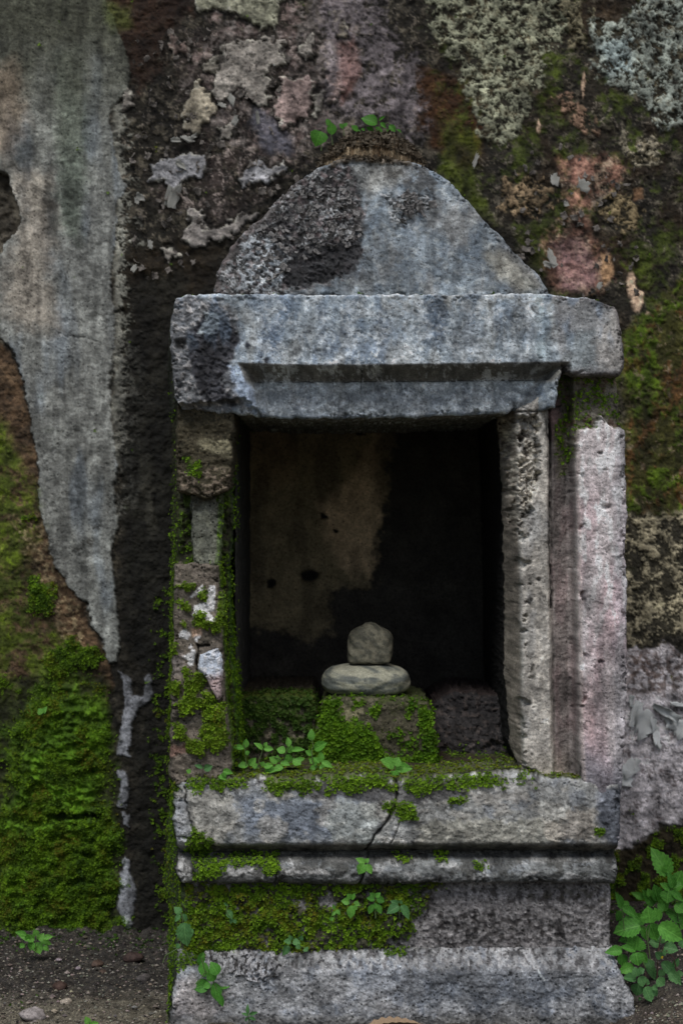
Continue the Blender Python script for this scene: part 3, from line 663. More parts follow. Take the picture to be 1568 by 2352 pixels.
def p_jr(P):
    X, Y, N = P.X, P.Y, P.N; one = np.ones(P.n); u = jx(X, Y, P)
    P.lay(one, C(124, 120, 112), .2)
    a1 = ss(1192, 1198, u)*ss(1268, 1262, u)
    P.lay(a1*ss(-.1, .3, N(24, 4, 3, (1, 2)))*.7, C(156, 150, 138), .2, .0006)
    P.lay(a1*ss(.0, .5, N(60, 3, 9, (1, 2)))*.6, C(116, 118, 118), .2)
    inn = ss(1194, 1188, u); P.lay(inn*.9, C(100, 90, 76), .2); P.lay(inn*ss(1172, 1150, u)*.6, C(66, 64, 58), .2)
    gr = ss(1264, 1270, u)*ss(1326, 1318, u)
    P.lay(gr*.85, C(92, 82, 80), .2); P.lay(gr*ss(-.1, .4, N(30, 4, 6, (1, 4)))*.6, C(104, 84, 84), .2); P.lay(gr*ss(1240, 1040, Y)*.7, C(62, 58, 56), .3)
    P.lay(gr*P.poly([(1264,860),(1296,860),(1290,1010),(1266,1010)], 5, 5)*.7, C(96, 70, 70), .2)
    b2 = ss(1322, 1326, u)
    P.lay(b2*.9, C(146, 136, 138), .15)
    pinkm = ss(-.35, .35, N(90, 3, 5, (1, 3.5)))*ss(1000, 1250, Y)
    P.lay(b2*pinkm*.75, C(152, 122, 128), .2)
    P.lay(b2*ss(1500, 1640, Y)*ss(1790, 1700, Y)*ss(26, 6, np.abs(X-1350+N(30, 3, 2)*10))*.55, C(154, 116, 118), .2)
    P.lay(b2*ss(-.05, .3, N(20, 4, 12, (1, 3.5)))*ss(1700, 1200, Y)*.85, C(206, 200, 206), .15, .0005)
    P.lay(b2*ss(26, 4, np.abs(X-1425+N(60, 3, 4)*14))*.4, C(112, 116, 126), .2)
    P.lay(b2*ss(1720, 1820, Y+ (1437-X)*.7)*.8, C(84, 86, 96), .25)
    P.lay(ss(1330, 1342, u)*0+b2*ss(1334, 1326, u)*.5, C(176, 150, 140), .2)
    P.lay(ss(1700, 1800, Y)*ss(1330, 1300, X)*.5, C(134, 122, 104), .3)
    # dark mossy stone where the outer moulding has fallen
    top = P.poly([(1264,880),(1300,850),(1450,850),(1450,990),(1402,978),(1384,958),(1362,985),(1330,985),(1322,1030),(1318,1080),(1290,1100),(1280,1000),(1300,930)], 4, 7, frag=5)
    P.lay(top*.95, C(74, 69, 56), .4); P.h -= top*(.026*ss(1318, 1330, X) + .004*np.abs(N(12, 3, 4)))
    tm = top*ss(-.2, .3, P.R(50, 8)); P.lay(tm*.7, C(66, 70, 26), .4, .002); P.moss = np.maximum(P.moss, tm*.35)
    P.lay(top*ss(.2, .4, N(30, 3, 14))*.6, C(66, 40, 26), .3)
    er = P.poly([(1160,960),(1238,950),(1240,1040),(1236,1110),(1215,1180),(1196,1230),(1180,1190),(1180,1050)], 6, 12, frag=10)
    P.lay(er*ss(-.2, .3, P.R(30, 14))*.8, C(160, 152, 134), .3, .003); P.lay(er*ss(.1, .4, P.R(40, 11))*.9, C(60, 52, 42), .3, -.003)
    P.crack([(1185,945),(1230,942),(1262,936),(1300,925)], 1.6, .005, 3)
    P.crack([(1268,960),(1270,1040),(1268,1120),(1266,1230),(1272,1400)], 1.8, .006, 3)
    P.crack([(1262,955),(1258,990),(1266,1000)], 1.2, .003, 3)
    P.crack([(1243,1806),(1246,1850),(1270,1885),(1288,1935)], 1.2, .003, 3)
    P.crack([(1335,1760),(1340,1840),(1372,1890),(1376,1912),(1425,1920)], 1.2, .003, 3)
    for q in [(1240,1332,8),(1378,1040,6),(1390,1165,12),(1378,1520,8),(1220,1180,10),(1236,980,8)]:
        m = ss(q[2], q[2]*.3, np.hypot((X-q[0])*.8+N(10, 2, 3)*4, (Y-q[1])*1.3)); P.h -= m*.006; P.mul(1-.5*m)
    P.lay((P.skirt > .012)*(P.nx < -.3)*1., C(14, 13, 12), .3)  # inner side painted near-black for the recess's shade behind the moulding
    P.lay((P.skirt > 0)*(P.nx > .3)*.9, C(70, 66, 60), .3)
    P.h += .0018*N(24, 4, 2, (1, 1.5))+.001*N(8, 3, 8)
_pj = p_jr
def p_jr(P): _pj(P); P.weather(.38, .30, .62, 40, 1.25, (1.0, 1, .96)); P.mul(1+.0*P.X)
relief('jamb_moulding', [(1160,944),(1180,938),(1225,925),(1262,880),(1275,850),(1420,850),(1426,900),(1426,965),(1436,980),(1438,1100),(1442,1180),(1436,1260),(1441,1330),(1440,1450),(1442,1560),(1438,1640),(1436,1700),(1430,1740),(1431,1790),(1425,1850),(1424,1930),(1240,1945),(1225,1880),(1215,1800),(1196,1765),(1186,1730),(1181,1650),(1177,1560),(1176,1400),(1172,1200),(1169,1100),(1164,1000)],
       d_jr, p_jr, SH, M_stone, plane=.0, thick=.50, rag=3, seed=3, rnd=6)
# ---- base: sill, torus moulding, frieze, plinth
def p_sill(P):
    X, Y, N = P.X, P.Y, P.N; one = np.ones(P.n)
    P.lay(one, C(118, 116, 112), .2)
    P.lay(P.poly([(540,1830),(820,1830),(860,1900),(820,1940),(560,1925)], 24, 18)*.75, C(92, 102, 120), .2)
    P.lay(ss(.0, .4, N(60, 4, 6))*.5, C(92, 98, 110), .2)
    P.lay(ss(.02, .3, N(40, 4, 9, (1.6, 1)))*.6, C(148, 140, 128), .2, .0008)
    for pts, c in [([(770,1836),(860,1850),(870,1940),(770,1935),(745,1880)], C(132,134,126)), ([(430,1820),(520,1810),(560,1880),(500,1945),(440,1930)], C(132,126,114)),
                   ([(960,1890),(1290,1880),(1280,1945),(960,1945)], C(140,134,116)), ([(1060,1800),(1190,1790),(1230,1840),(1100,1850)], C(136,128,118)),
                   ([(1080,1780),(1215,1785),(1210,1820),(1090,1820)], C(150,146,142)), ([(1250,1860),(1370,1860),(1368,1930),(1260,1935)], C(156,142,124)), ([(1240,1840),(1310,1850),(1300,1890),(1250,1885)], C(178,166,156))]:
        P.lay(P.poly(pts, 8, 14, frag=10)*.7, c, .2, .001)
    P.lay(P.poly([(1370,1820),(1430,1800),(1430,1960),(1385,1930),(1370,1880)], 8, 8)*.9, C(74, 78, 90), .2)
    P.lay(P.poly([(560,1790),(720,1790),(900,1800),(1060,1800),(1080,1830),(940,1850),(900,1850),(740,1830),(640,1815)], 8, 12, frag=10)*.8, C(66, 62, 62), .3)
    P.lay(P.poly([(410,1790),(560,1792),(530,1815),(440,1815)], 6, 8, frag=6)*.7, C(86, 90, 104), .2)
    ed = ss(1800, 1790, Y+N(20, 3, 2)*12)*(P.skirt == 0); P.lay(ed*ss(-.1, .2, N(12, 3, 3))*.6, C(170, 172, 180), .2)
    ch = ss(1936, 1950, Y+N(40, 3, 2)*4)*(P.skirt == 0); P.lay(ch*.85, C(70, 66, 54), .3); P.lay(ch*ss(.0, .4, N(20, 3, 6, (3, 1)))*.5, C(44, 44, 44), .3)
    # left corner chunk, split off
    P.crack([(425,1810),(428,1850),(440,1900),(452,1925),(490,1950)], 2.2, .007, 5)
    lc = P.poly([(395,1830),(425,1845),(434,1890),(452,1925),(450,1980),(395,1980)], 4, 5); P.lay(lc*.7, C(126, 126, 130), .2)
    P.crack([(408,1925),(440,1928),(455,1930)], 2, .006, 3)
    # main crack with moss
    P.crack([(905,1790),(912,1812),(908,1850),(890,1885),(862,1920),(846,1948),(838,1975)], 2.6, .010, 4)
    P.crack([(918,1890),(905,1925),(895,1945)], 1.2, .003, 3)
    P.crack([(846,1962),(900,1962),(960,1966)], 1.6, .004, 2)
    
    
    # moss on the face
    ms = np.maximum.reduce([P.poly([(700,1780),(820,1778),(840,1800),(830,1822),(790,1815),(760,1808)], 6, 8, frag=8),
        P.poly([(880,1850),(905,1835),(950,1855),(955,1880),(925,1885),(905,1870)], 6, 8, frag=6), P.poly([(1010,1795),(1125,1782),(1130,1805),(1040,1815)], 5, 8, frag=8),
        P.poly([(930,1800),(1000,1800),(1000,1815),(940,1822)], 5, 8, frag=8), P.poly([(440,1900),(490,1930),(480,1980),(420,1990),(425,1950)], 6, 8, frag=8),
        P.poly([(1030,1832),(1075,1832),(1070,1845),(1035,1845)], 4, 4, frag=4), P.poly([(1366,1905),(1388,1905),(1386,1918),(1368,1918)], 4, 3),
        P.poly([(620,1800),(650,1800),(645,1830),(625,1825)], 5, 5, frag=4)])
    eg = ss(1812, 1794, Y+N(30, 4, 5)*22-10*ss(1100, 700, X))*ss(-.25, .1, P.R(90, 12)+.3*ss(1250, 900, X)-.15)*(P.skirt == 0)*ss(1240, 1180, X)
    ms = np.maximum(ms, eg); P.lay(ms*.9, C(70, 76, 16), .4, .003); P.moss = np.maximum(P.moss, ms*.8)
    tp = (P.ny < -.4)*(P.skirt > 0)*(P.skirt < .3); mm = tp*ss(-.35, .05, N(40, 3, 8)+.5*ss(1100, 700, X)); P.lay(tp*.9, C(56, 52, 42), .4)
    P.lay(mm*.9, C(62, 68, 14), .4, .004); P.moss = np.maximum(P.moss, mm*.8); P.tint = .8*(tp > 0)
    leftmoss(P, 900, .9)
    P.h += .0018*N(30, 4, 2)+.0009*N(9, 3, 8)
def d_sill(X, Y, P):
    return .03*ss(1936, 1975, Y+P.N(60, 3, 3)*5) + .006*((Y-1860)/80)**2
_ps = p_sill
def p_sill(P): _ps(P); P.h += .0015*P.R(40, 9); P.weather(.5, .35, .62, 50, 1.15, (.88, 1, 1.02))
relief('sill', [(402,1845),(408,1828),(416,1800),(440,1792),(560,1794),(610,1790),(650,1796),(760,1788),(880,1784),(908,1794),(925,1796),(1000,1788),(1120,1778),(1214,1776),(1250,1790),(1424,1800),(1426,1850),(1424,1920),(1420,1985),(1000,1990),(840,1988),(520,1988),(410,1985),(404,1940),(400,1890)],
       d_sill, p_sill, SH, M_stone, plane=-.004, thick=.10, splay=(.115, 0), rag=5, seed=4, rnd=8)
def p_torus(P):
    X, Y, N = P.X, P.Y, P.N; one = np.ones(P.n)
    P.lay(one, C(98, 98, 98), .25); P.lay(ss(-.1, .3, N(50, 4, 3, (3, 1)))*.7, C(112, 116, 126), .2)
    P.lay(ss(.0, .3, N(24, 4, 9, (3, 1)))*.7, C(150, 144, 142), .2, .001)
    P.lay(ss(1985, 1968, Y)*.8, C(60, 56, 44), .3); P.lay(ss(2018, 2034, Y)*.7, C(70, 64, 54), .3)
    for pts in ([(520,1998),(590,1994),(606,2012),(600,2022),(530,2012)], [(703,1992),(745,1998),(757,2012),(700,2010)], [(405,1972),(440,1984),(446,2020),(420,2035),(408,2010)], [(640,2000),(690,2002),(690,2012),(650,2014)]):
        P.lay(P.poly(pts, 3, 5, frag=3)*.9, C(166, 158, 154), .2, .001)
    ms = np.maximum.reduce([P.poly([(440,1975),(480,1970),(520,1980),(515,2010),(450,2025)], 6, 8, frag=8), P.poly([(520,1970),(640,1970),(645,2010),(610,2008),(600,1990),(530,1990)], 5, 7, frag=7),
        P.poly([(1000,1960),(1030,1965),(1028,1985),(1005,1980)], 4, 6, frag=4), P.poly([(1090,1985),(1115,1985),(1112,2000),(1095,2000)], 4, 4), P.poly([(905,1970),(945,1972),(940,1985),(910,1982)], 4, 5, frag=3)])
    P.lay(ms*.9, C(46, 60, 14), .4, .004); P.moss = ms*.9
    P.crack([(846,1965),(838,2000),(832,2020),(822,2045)], 2.6, .010, 3); P.crack([(632,2005),(634,2020),(628,2040)], 1.8, .006, 2); P.crack([(440,1985),(446,2020),(450,2040)], 2.5, .008, 2)
    leftmoss(P, 900, .9)
    P.h += .0016*N(30, 4, 2, (2, 1))+.0009*N(9, 3, 8)
_pt = p_torus
def p_torus(P): _pt(P); g = ss(-.1, .3, P.R(60, 7)+.4*ss(2000, 1975, P.Y))*(P.skirt == 0); P.lay(g*.75, C(52, 48, 40), .3); P.h += .002*P.R(36, 9); P.weather(.5, .25, .45, 36, .95, (.90, 1, .98))
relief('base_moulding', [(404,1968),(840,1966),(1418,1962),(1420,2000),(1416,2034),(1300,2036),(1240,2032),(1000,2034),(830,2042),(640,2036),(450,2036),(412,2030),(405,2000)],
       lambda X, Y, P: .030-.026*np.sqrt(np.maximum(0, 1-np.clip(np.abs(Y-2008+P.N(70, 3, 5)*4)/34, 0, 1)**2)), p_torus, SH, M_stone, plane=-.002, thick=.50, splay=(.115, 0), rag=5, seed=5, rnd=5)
def p_frz(P):
    X, Y, N = P.X, P.Y, P.N; one = np.ones(P.n)
    P.lay(one, C(96, 92, 92), .25); P.lay(ss(-.1, .2, N(12, 3, 3))*.6, C(122, 118, 118), .2, .0015); P.lay(ss(.15, .35, N(20, 4, 12))*.8, C(44, 40, 38), .3, -.0015)
    P.lay(P.poly([(990,2120),(1100,2110),(1240,2120),(1330,2150),(1250,2185),(1000,2190)], 18, 18)*ss(-.15, .2, N(14, 3, 6))*.8, C(38, 34, 34), .3)
    P.lay(P.poly([(1200,2050),(1400,2050),(1400,2080),(1200,2078)], 8, 8)*ss(-.1, .2, N(24, 3, 6))*.7, C(58, 54, 40), .3)
    ms = P.poly([(395,2030),(960,2032),(1000,2060),(960,2110),(945,2150),(900,2190),(395,2215)], 10, 16, frag=16, fs=26)
    ms = np.maximum(ms, P.poly([(900,2030),(1030,2034),(1020,2050),(960,2060)], 5, 6, frag=6)*.8)
    bare = np.maximum.reduce([P.poly([(720,2070),(760,2060),(770,2090),(740,2100)], 5, 6, frag=4), P.poly([(640,2060),(720,2080),(700,2100),(650,2085)], 5, 6, frag=4)*.8, ss(.3, .42, N(22, 3, 15))])
    ms = ms*(1-bare)
    P.lay(ms*.9, C(40, 50, 14), .5); P.h += ms*(.006+.006*N(26, 3, 5)); P.moss = ms*(.12+.88*ss(-.2, .15, P.R(60, 5)+.35*ss(900, 650, P.X)-.12)); P.lay(ms*ss(.1, -.2, P.R(60, 5))*.6, C(50, 42, 30), .4); P.h += ms*.004*P.R(50, 5); P.tint = ss(-.2, .4, N(50, 3, 6))
    P.lay(P.poly([(850,2180),(900,2170),(905,2195),(850,2200)], 6, 6)*.0, DARK)
    leftmoss(P, 900, 1.)
    P.h += .0016*N(24, 4, 2)+.001*N(9, 3, 8)
_pf = p_frz
def p_frz(P): _pf(P); P.weather(.5, .1, .7, 40, .95, (.93, 1, .98))
relief('frieze', [(426,2028),(840,2024),(1408,2024),(1410,2060),(1408,2150),(1409,2205),(1000,2210),(420,2215),(424,2120)],
       lambda X, Y, P: .030+.0*X, p_frz, SH, M_rough, plane=.0, thick=.48, splay=(.155, 0), rag=2, seed=6, rnd=6)
def p_pl(P):
    X, Y, N = P.X, P.Y, P.N; one = np.ones(P.n)
    P.lay(one, C(126, 120, 122), .18); P.lay(ss(-.1, .4, N(70, 4, 3))*.75, C(98, 104, 122), .2)
    P.lay(ss(-.05, .25, N(12, 4, 9))*.5, C(150, 144, 144), .2, .001)
    P.lay(P.poly([(400,2260),(480,2240),(530,2280),(500,2340),(400,2345)], 18, 14)*.6, C(148, 124, 116), .2)
    P.lay(P.poly([(830,2215),(1120,2210),(1340,2240),(1330,2300),(1000,2310),(820,2280)], 26, 18)*.5, C(92, 98, 114), .2)
    lip = ss(2236, 2222, Y+N(40, 3, 2)*6); P.lay(lip*ss(-.2, .2, N(12, 3, 6))*.7, C(148, 138, 136), .25, .0015); P.lay(lip*ss(.1, .3, N(16, 3, 12))*.8, C(66, 58, 58), .3, -.002)
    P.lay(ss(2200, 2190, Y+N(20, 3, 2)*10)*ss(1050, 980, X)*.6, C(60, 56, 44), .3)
    cr = P.poly([(520,2190),(600,2195),(650,2215),(645,2240),(590,2260),(540,2240),(470,2220),(470,2195)], 6, 10, frag=12); P.lay(cr*ss(-.1, .1, N(10, 3, 5)), C(132, 124, 126), .3, .005); P.lay(cr*ss(.1, .25, N(10, 3, 13)), C(50, 44, 42), .3)
    P.lay(ss(6, 2, np.hypot(X-1172, Y-2236)), C(26, 24, 24), .1); P.lay(ss(3, 1, sdline(X, Y, [(1236,2230),(1240,2240),(1250,2252)])), C(210, 210, 215), .1)
    P.lay(ss(4, 2, np.hypot(X-1009, Y-2145-100+15)), C(200, 200, 205), .1)
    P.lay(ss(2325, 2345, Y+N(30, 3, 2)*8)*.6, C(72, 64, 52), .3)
    P.moss = P.poly([(395,2195),(470,2195),(450,2225),(395,2230)], 6, 8, frag=6)*.7+P.poly([(880,2190),(940,2188),(930,2205),(890,2206)], 4, 5)*.7; P.lay(P.moss, C(48, 58, 16), .4)
    leftmoss(P, 900, .8)
    P.h += .002*N(30, 4, 2)+.0012*N(8, 3, 8)
_pq = p_pl
def p_pl(P): _pq(P); P.h += .0015*P.R(40, 9); P.weather(.46, .25, .45, 50, .95, (.87, 1., 1.02))
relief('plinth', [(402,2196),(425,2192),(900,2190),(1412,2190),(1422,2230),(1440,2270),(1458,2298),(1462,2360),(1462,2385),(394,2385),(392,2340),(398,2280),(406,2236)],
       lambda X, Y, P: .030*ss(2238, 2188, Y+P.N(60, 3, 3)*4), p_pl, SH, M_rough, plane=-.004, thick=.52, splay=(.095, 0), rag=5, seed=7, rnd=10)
# ---- left jamb: rough blocks
def p_core(P):
    one = np.ones(P.n); P.lay(one, C(34, 34, 24), .4); m = ss(-.2, .2, P.N(24, 3, 8)); P.lay(m*.8, C(42, 56, 14), .4, .003); P.moss = m*.5*ss(1100, 1500, P.Y)
    t = (P.skirt > 0)*(P.nx > .3)
    P.lay(t*.8, C(52, 56, 46), .3); mm = t*ss(-.2, .15, P.N(30, 3, 9)+.6*ss(1250, 1600, P.Y)-.2)*ss(.14, .08, P.skirt); P.lay(mm*.9, C(54, 84, 16), .3, .003); P.moss = np.maximum(P.moss*(P.skirt == 0), mm*.9)
    P.lay(t*ss(.11, .16, P.skirt), C(46, 46, 44), .2)
    leftmoss(P, 1250, .8)
relief('jamb_core', [(405,930),(520,930),(524,1200),(514,1300),(520,1500),(534,1680),(545,1800),(404,1800)], lambda X, Y, P: .055+.008*P.N(30, 3, 3), p_core, SH, M_rough, plane=.0, thick=.42, splay=(.12, 0), rag=3, seed=8, rnd=6)
def p_ub(P):
    X, Y, N = P.X, P.Y, P.N; P.lay(np.ones(P.n), C(54, 50, 38), .4); P.lay(ss(-.1, .4, P.R(50, 3))*.8, C(34, 32, 22), .3)
    P.lay(P.poly([(455,1010),(500,1008),(528,1012),(528,1045),(500,1040),(460,1030)], 5, 7, frag=4)*.7, C(112, 108, 88), .2)
    P.lay(P.poly([(405,1075),(530,1075),(528,1135),(470,1140),(408,1130)], 10, 12)*ss(-.1, .2, N(14, 3, 9))*.7, C(104, 94, 82), .3, .002)
    P.moss = P.poly([(420,1050),(460,1060),(455,1100),(430,1090)], 5, 6, frag=4)*.4; P.lay(P.moss, GREEN)
    P.h += .004*N(24, 4, 2)+.0015*N(9, 3, 8)
relief('jamb_stone', [(404,928),(540,928),(534,1000),(530,1080),(527,1120),(508,1134),(470,1146),(440,1136),(404,1128),(402,1040)], lambda X, Y, P: .012+.0*X, p_ub, SH, M_rough, plane=.0, thick=.10, rag=5, seed=9, rnd=9)
def p_mb(P):
    X, Y, N = P.X, P.Y, P.N; P.lay(np.ones(P.n), C(74, 76, 68), .3); P.lay(ss(-.1, .3, N(24, 4, 3, (1, 2)))*.6, C(96, 98, 86), .2, .001); P.lay((P.sd < 10)*(P.X > 490)*.5, C(60, 84, 24)); P.moss = (P.X > 496)*(P.skirt == 0)*.3*ss(-.1, .1, N(14, 3, 3))
    P.lay(ss(1180, 1140, Y)*.6, C(40, 36, 28)); P.h += .003*N(24, 4, 2)
relief('jamb_stone', [(434,1136),(508,1132),(505,1200),(500,1300),(470,1306),(440,1304),(436,1220)], lambda X, Y, P: .030+.0*X, p_mb, SH, M_rough, plane=.0, thick=.08, rag=4, seed=10, rnd=8)
def p_lb(P):
    X, Y, N = P.X, P.Y, P.N; P.lay(np.ones(P.n), C(86, 80, 72), .3); P.lay(ss(.0, .3, N(28, 4, 3))*.7, C(60, 56, 48), .3)
    WH = C(196, 204, 202)
    z7 = lambda l: [(367.3+a*.1982, 1342+b*.1982) for a, b in l]
    for pts in ([(340,150),(430,50),(490,10),(500,80),(420,130),(350,170)], [(560,20),(640,20),(640,160),(620,320),(560,330),(630,400),(620,440),(580,460),(530,400),(520,330),(420,390),(370,370),(390,260),(540,190),(560,100)],
                [(205,590),(290,510),(340,560),(350,610),(310,650),(220,620)], [(400,600),(470,580),(430,670),(400,660)], [(310,730),(360,700),(370,730),(330,755)],
                [(250,830),(300,830),(370,760),(410,770),(390,860),(380,940),(330,970),(310,920),(330,890),(270,870)]):
        P.lay(P.poly(z7(pts), 1.5, 3, 12, frag=2)*.95, WH, .12, .001)
    P.lay(P.poly(z7([(360,520),(470,500),(480,600),(380,610)]), 3, 4, frag=3)*.6, C(168, 140, 118), .2)
    P.lay(P.poly(z7([(130,760),(260,780),(300,960),(220,1060),(130,1060)]), 5, 5)*.6, C(112, 106, 102), .2)
    green = np.maximum.reduce([P.poly(z7(l), 3, 4, 16, frag=5) for l in (
        [(230,970),(310,970),(350,1130),(420,1020),(520,1030),(520,1150),(420,1260),(400,1400),(370,1500),(230,1530),(210,1400),(290,1290),(290,1130)],
        [(480,1640),(560,1600),(760,1640),(780,1800),(740,1900),(640,1960),(560,1880),(460,1740)], [(560,1400),(740,1380),(740,1600),(540,1590),(470,1500)],
        [(300,1800),(540,1820),(520,1960),(440,1990),(300,1920)], [(160,1620),(300,1680),(300,1800),(180,1800)], [(180,0),(420,0),(360,80),(280,60)], [(440,100),(540,60),(520,180),(460,190)],
        [(180,200),(330,230),(340,330),(290,300)], [(440,330),(520,330),(510,400),(590,450),(560,520),(500,500),(400,480),(390,400)], [(240,440),(310,440),(300,510),(250,500)],
        [(600,440),(720,400),(700,560),(600,560)], [(680,60),(760,60),(750,400),(680,380)], [(130,690),(210,690),(180,820),(130,780)], [(130,1130),(230,1130),(220,1300),(130,1280)], [(400,1300),(520,1340),(560,1440),(400,1440)], [(480,1220),(620,1300),(640,1360),(560,1370)])])
    P.lay(green*.9, C(76, 92, 26), .3, .004); P.h += green*.003; P.moss = green*.9
    P.tint = np.where(Y > 1600, ss(14, 4, np.hypot(X-500, (Y-1650)*.6))*1.6, 0) + .3
    P.crack(z7([(430,700),(440,760),(420,900),(425,1010)]), 2, .010, 3); P.crack(z7([(450,720),(560,710)]), 3, .010, 3)
    P.lay(P.poly(z7([(140,1500),(460,1470),(560,1540),(520,1640),(160,1620)]), 5, 6)*.7, C(60, 58, 52), .3)
    P.lay(P.poly(z7([(110,1900),(300,1850),(300,1950),(110,2000)]), 5, 6, frag=4)*.6, C(112, 84, 74), .3)
    t = (P.skirt > 0)*(P.nx > .3); m = t*ss(-.3, .1, N(26, 3, 9)); P.lay(t*.8, C(56, 60, 34)); P.lay(m*.9, C(72, 98, 28), .3, .003); P.moss = np.maximum(P.moss, m*.8)
    leftmoss(P, 900, .7)
    P.h += .003*N(24, 4, 2)+.0012*N(8, 3, 8)
relief('jamb_stone', [(400,1298),(440,1294),(500,1300),(502,1370),(508,1450),(512,1520),(516,1600),(524,1680),(530,1760),(530,1800),(404,1806),(388,1790),(390,1700),(393,1600),(397,1480),(398,1380)], lambda X, Y, P: .006+.004*P.N(40, 3, 5), p_lb, SH, M_rough, plane=.0, thick=.12, rag=3, seed=11, rnd=8)
def p_ws(P):
    X, Y, N = P.X, P.Y, P.N; P.lay(np.ones(P.n), C(150, 158, 168), .3); P.lay(ss(-.1, .3, N(14, 4, 3))*.7, C(208, 214, 222), .1, .001); P.lay(ss(1540, 1570, Y+(X-480)*.3)*.8, C(128, 106, 100), .3); P.h += .002*N(20, 4, 2)
relief('jamb_stone', [(459,1505),(478,1496),(500,1490),(507,1510),(510,1540),(508,1575),(506,1600),(498,1607),(488,1590),(474,1560),(457,1540),(455,1520)], lambda X, Y, P: .0*X, p_ws, SH, M_stone, plane=-.006, thick=.03, rag=2, seed=12, rnd=8, step=1.6)['label'] = 'pale wedge of stone set in the mossy jamb'

# ---- niche lining
def panel(name, fn, nu, nv, paintf, mat, parent, seed=0, amp=.003):
    U, W_ = np.meshgrid(np.linspace(0, 1, nu), np.linspace(0, 1, nv)); u, v = U.ravel(), W_.ravel()
    p0, n_, X, Y = fn(u, v)
    P = Paint(X, Y, (.1, .1, .1), seed); P.sd = np.full(len(u), 50.); P.skirt = np.zeros(len(u)); P.nx = P.skirt; P.ny = P.skirt
    paintf(P); P.h = P.h + amp*P.N(40, 4, 2)
    V = p0 + n_*P.h[:, None]; idg = np.arange(nu*nv).reshape(nv, nu)
    q = np.stack([idg[:-1, :-1], idg[1:, :-1], idg[1:, 1:], idg[:-1, 1:]], -1).reshape(-1, 4)
    o = mkmesh(name, V, q, mat, P.col, parent); nn = vnormals(o)
    collect('shrine', V, np.where((nn*n_).sum(1, keepdims=True) < 0, -nn, nn), P.moss, P.tint); return o
def zz(py): return CZ+(1176-py)*S
XL, XR, YB = (534-784)*S, (1208-784)*S, .50
def f_back(u, v):
    r = (D+YB)/D; X = 500+u*720; Y = 930+v*720
    x = XL-.02 + u*(XR-XL+.04); z = zz(900)-v*(zz(900)-zz(1800))
    return np.stack([x, np.full_like(x, YB), z], 1), np.array([[0, -1., 0]]), 784+x/S/r, 1176-(z-CZ)/S/r
def p_back(P):
    X, Y, N = P.X, P.Y, P.N; P.lay(np.ones(P.n), C(40, 38, 34), .5)  # base darkened to carry the niche's shade, stain laid over it
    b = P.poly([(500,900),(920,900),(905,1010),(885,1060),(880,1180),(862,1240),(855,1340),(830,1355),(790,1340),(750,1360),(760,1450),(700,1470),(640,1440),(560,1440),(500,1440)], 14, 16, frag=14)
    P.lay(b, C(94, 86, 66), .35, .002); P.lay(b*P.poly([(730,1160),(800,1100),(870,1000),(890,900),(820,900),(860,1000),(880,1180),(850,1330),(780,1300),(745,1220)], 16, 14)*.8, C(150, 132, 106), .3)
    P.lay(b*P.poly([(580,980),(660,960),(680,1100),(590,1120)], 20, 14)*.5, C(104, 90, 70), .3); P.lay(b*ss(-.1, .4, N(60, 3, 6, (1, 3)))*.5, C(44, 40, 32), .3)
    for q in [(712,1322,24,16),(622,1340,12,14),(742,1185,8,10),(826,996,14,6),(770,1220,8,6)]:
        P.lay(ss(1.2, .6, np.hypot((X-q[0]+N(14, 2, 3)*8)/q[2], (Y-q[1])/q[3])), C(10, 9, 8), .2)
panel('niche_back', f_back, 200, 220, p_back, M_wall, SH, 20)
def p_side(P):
    P.lay(np.ones(P.n), C(42, 42, 40), .4); P.lay(ss(.0, .4, P.N(40, 3, 3, (1, 4)))*.5, C(50, 52, 50), .3)  # sides and ceiling: the recess's shade is put into this dark colour
def f_sl(u, v):
    y = .10+u*(YB-.10); z = zz(930)-v*(zz(930)-zz(1800)); x = np.full_like(u, XL-.002)
    return np.stack([x, y, z], 1), np.array([[1., 0, 0]]), y/S, 1176-(z-CZ)/S
def f_sr(u, v):
    y = .10+u*(YB-.10); z = zz(930)-v*(zz(930)-zz(1800)); x = np.full_like(u, XR+.004)
    return np.stack([x, y, z], 1), np.array([[-1., 0, 0]]), y/S, 1176-(z-CZ)/S
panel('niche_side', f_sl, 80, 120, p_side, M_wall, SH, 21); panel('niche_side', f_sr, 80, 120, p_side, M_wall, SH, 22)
def f_top(u, v):
    x = XL-.01+u*(XR-XL+.03); y = .05+v*(YB-.05); return np.stack([x, y, np.full_like(x, zz(938))], 1), np.array([[0, 0, -1.]]), x/S, y/S
panel('niche_ceiling', f_top, 80, 60, p_side, M_wall, SH, 23)
def f_fl(u, v):
    x = XL-.03+u*(XR-XL+.05); y = .07+v*(YB-.07); return np.stack([x, y, np.full_like(x, zz(1786))], 1), np.array([[0, 0, 1.]]), x/S+784, 2100-y/S
def p_fl(P):
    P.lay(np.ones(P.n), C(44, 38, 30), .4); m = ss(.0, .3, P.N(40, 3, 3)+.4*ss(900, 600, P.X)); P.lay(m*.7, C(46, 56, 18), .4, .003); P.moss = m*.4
panel('niche_floor', f_fl, 150, 90, p_fl, M_rough, SH, 24, .005)

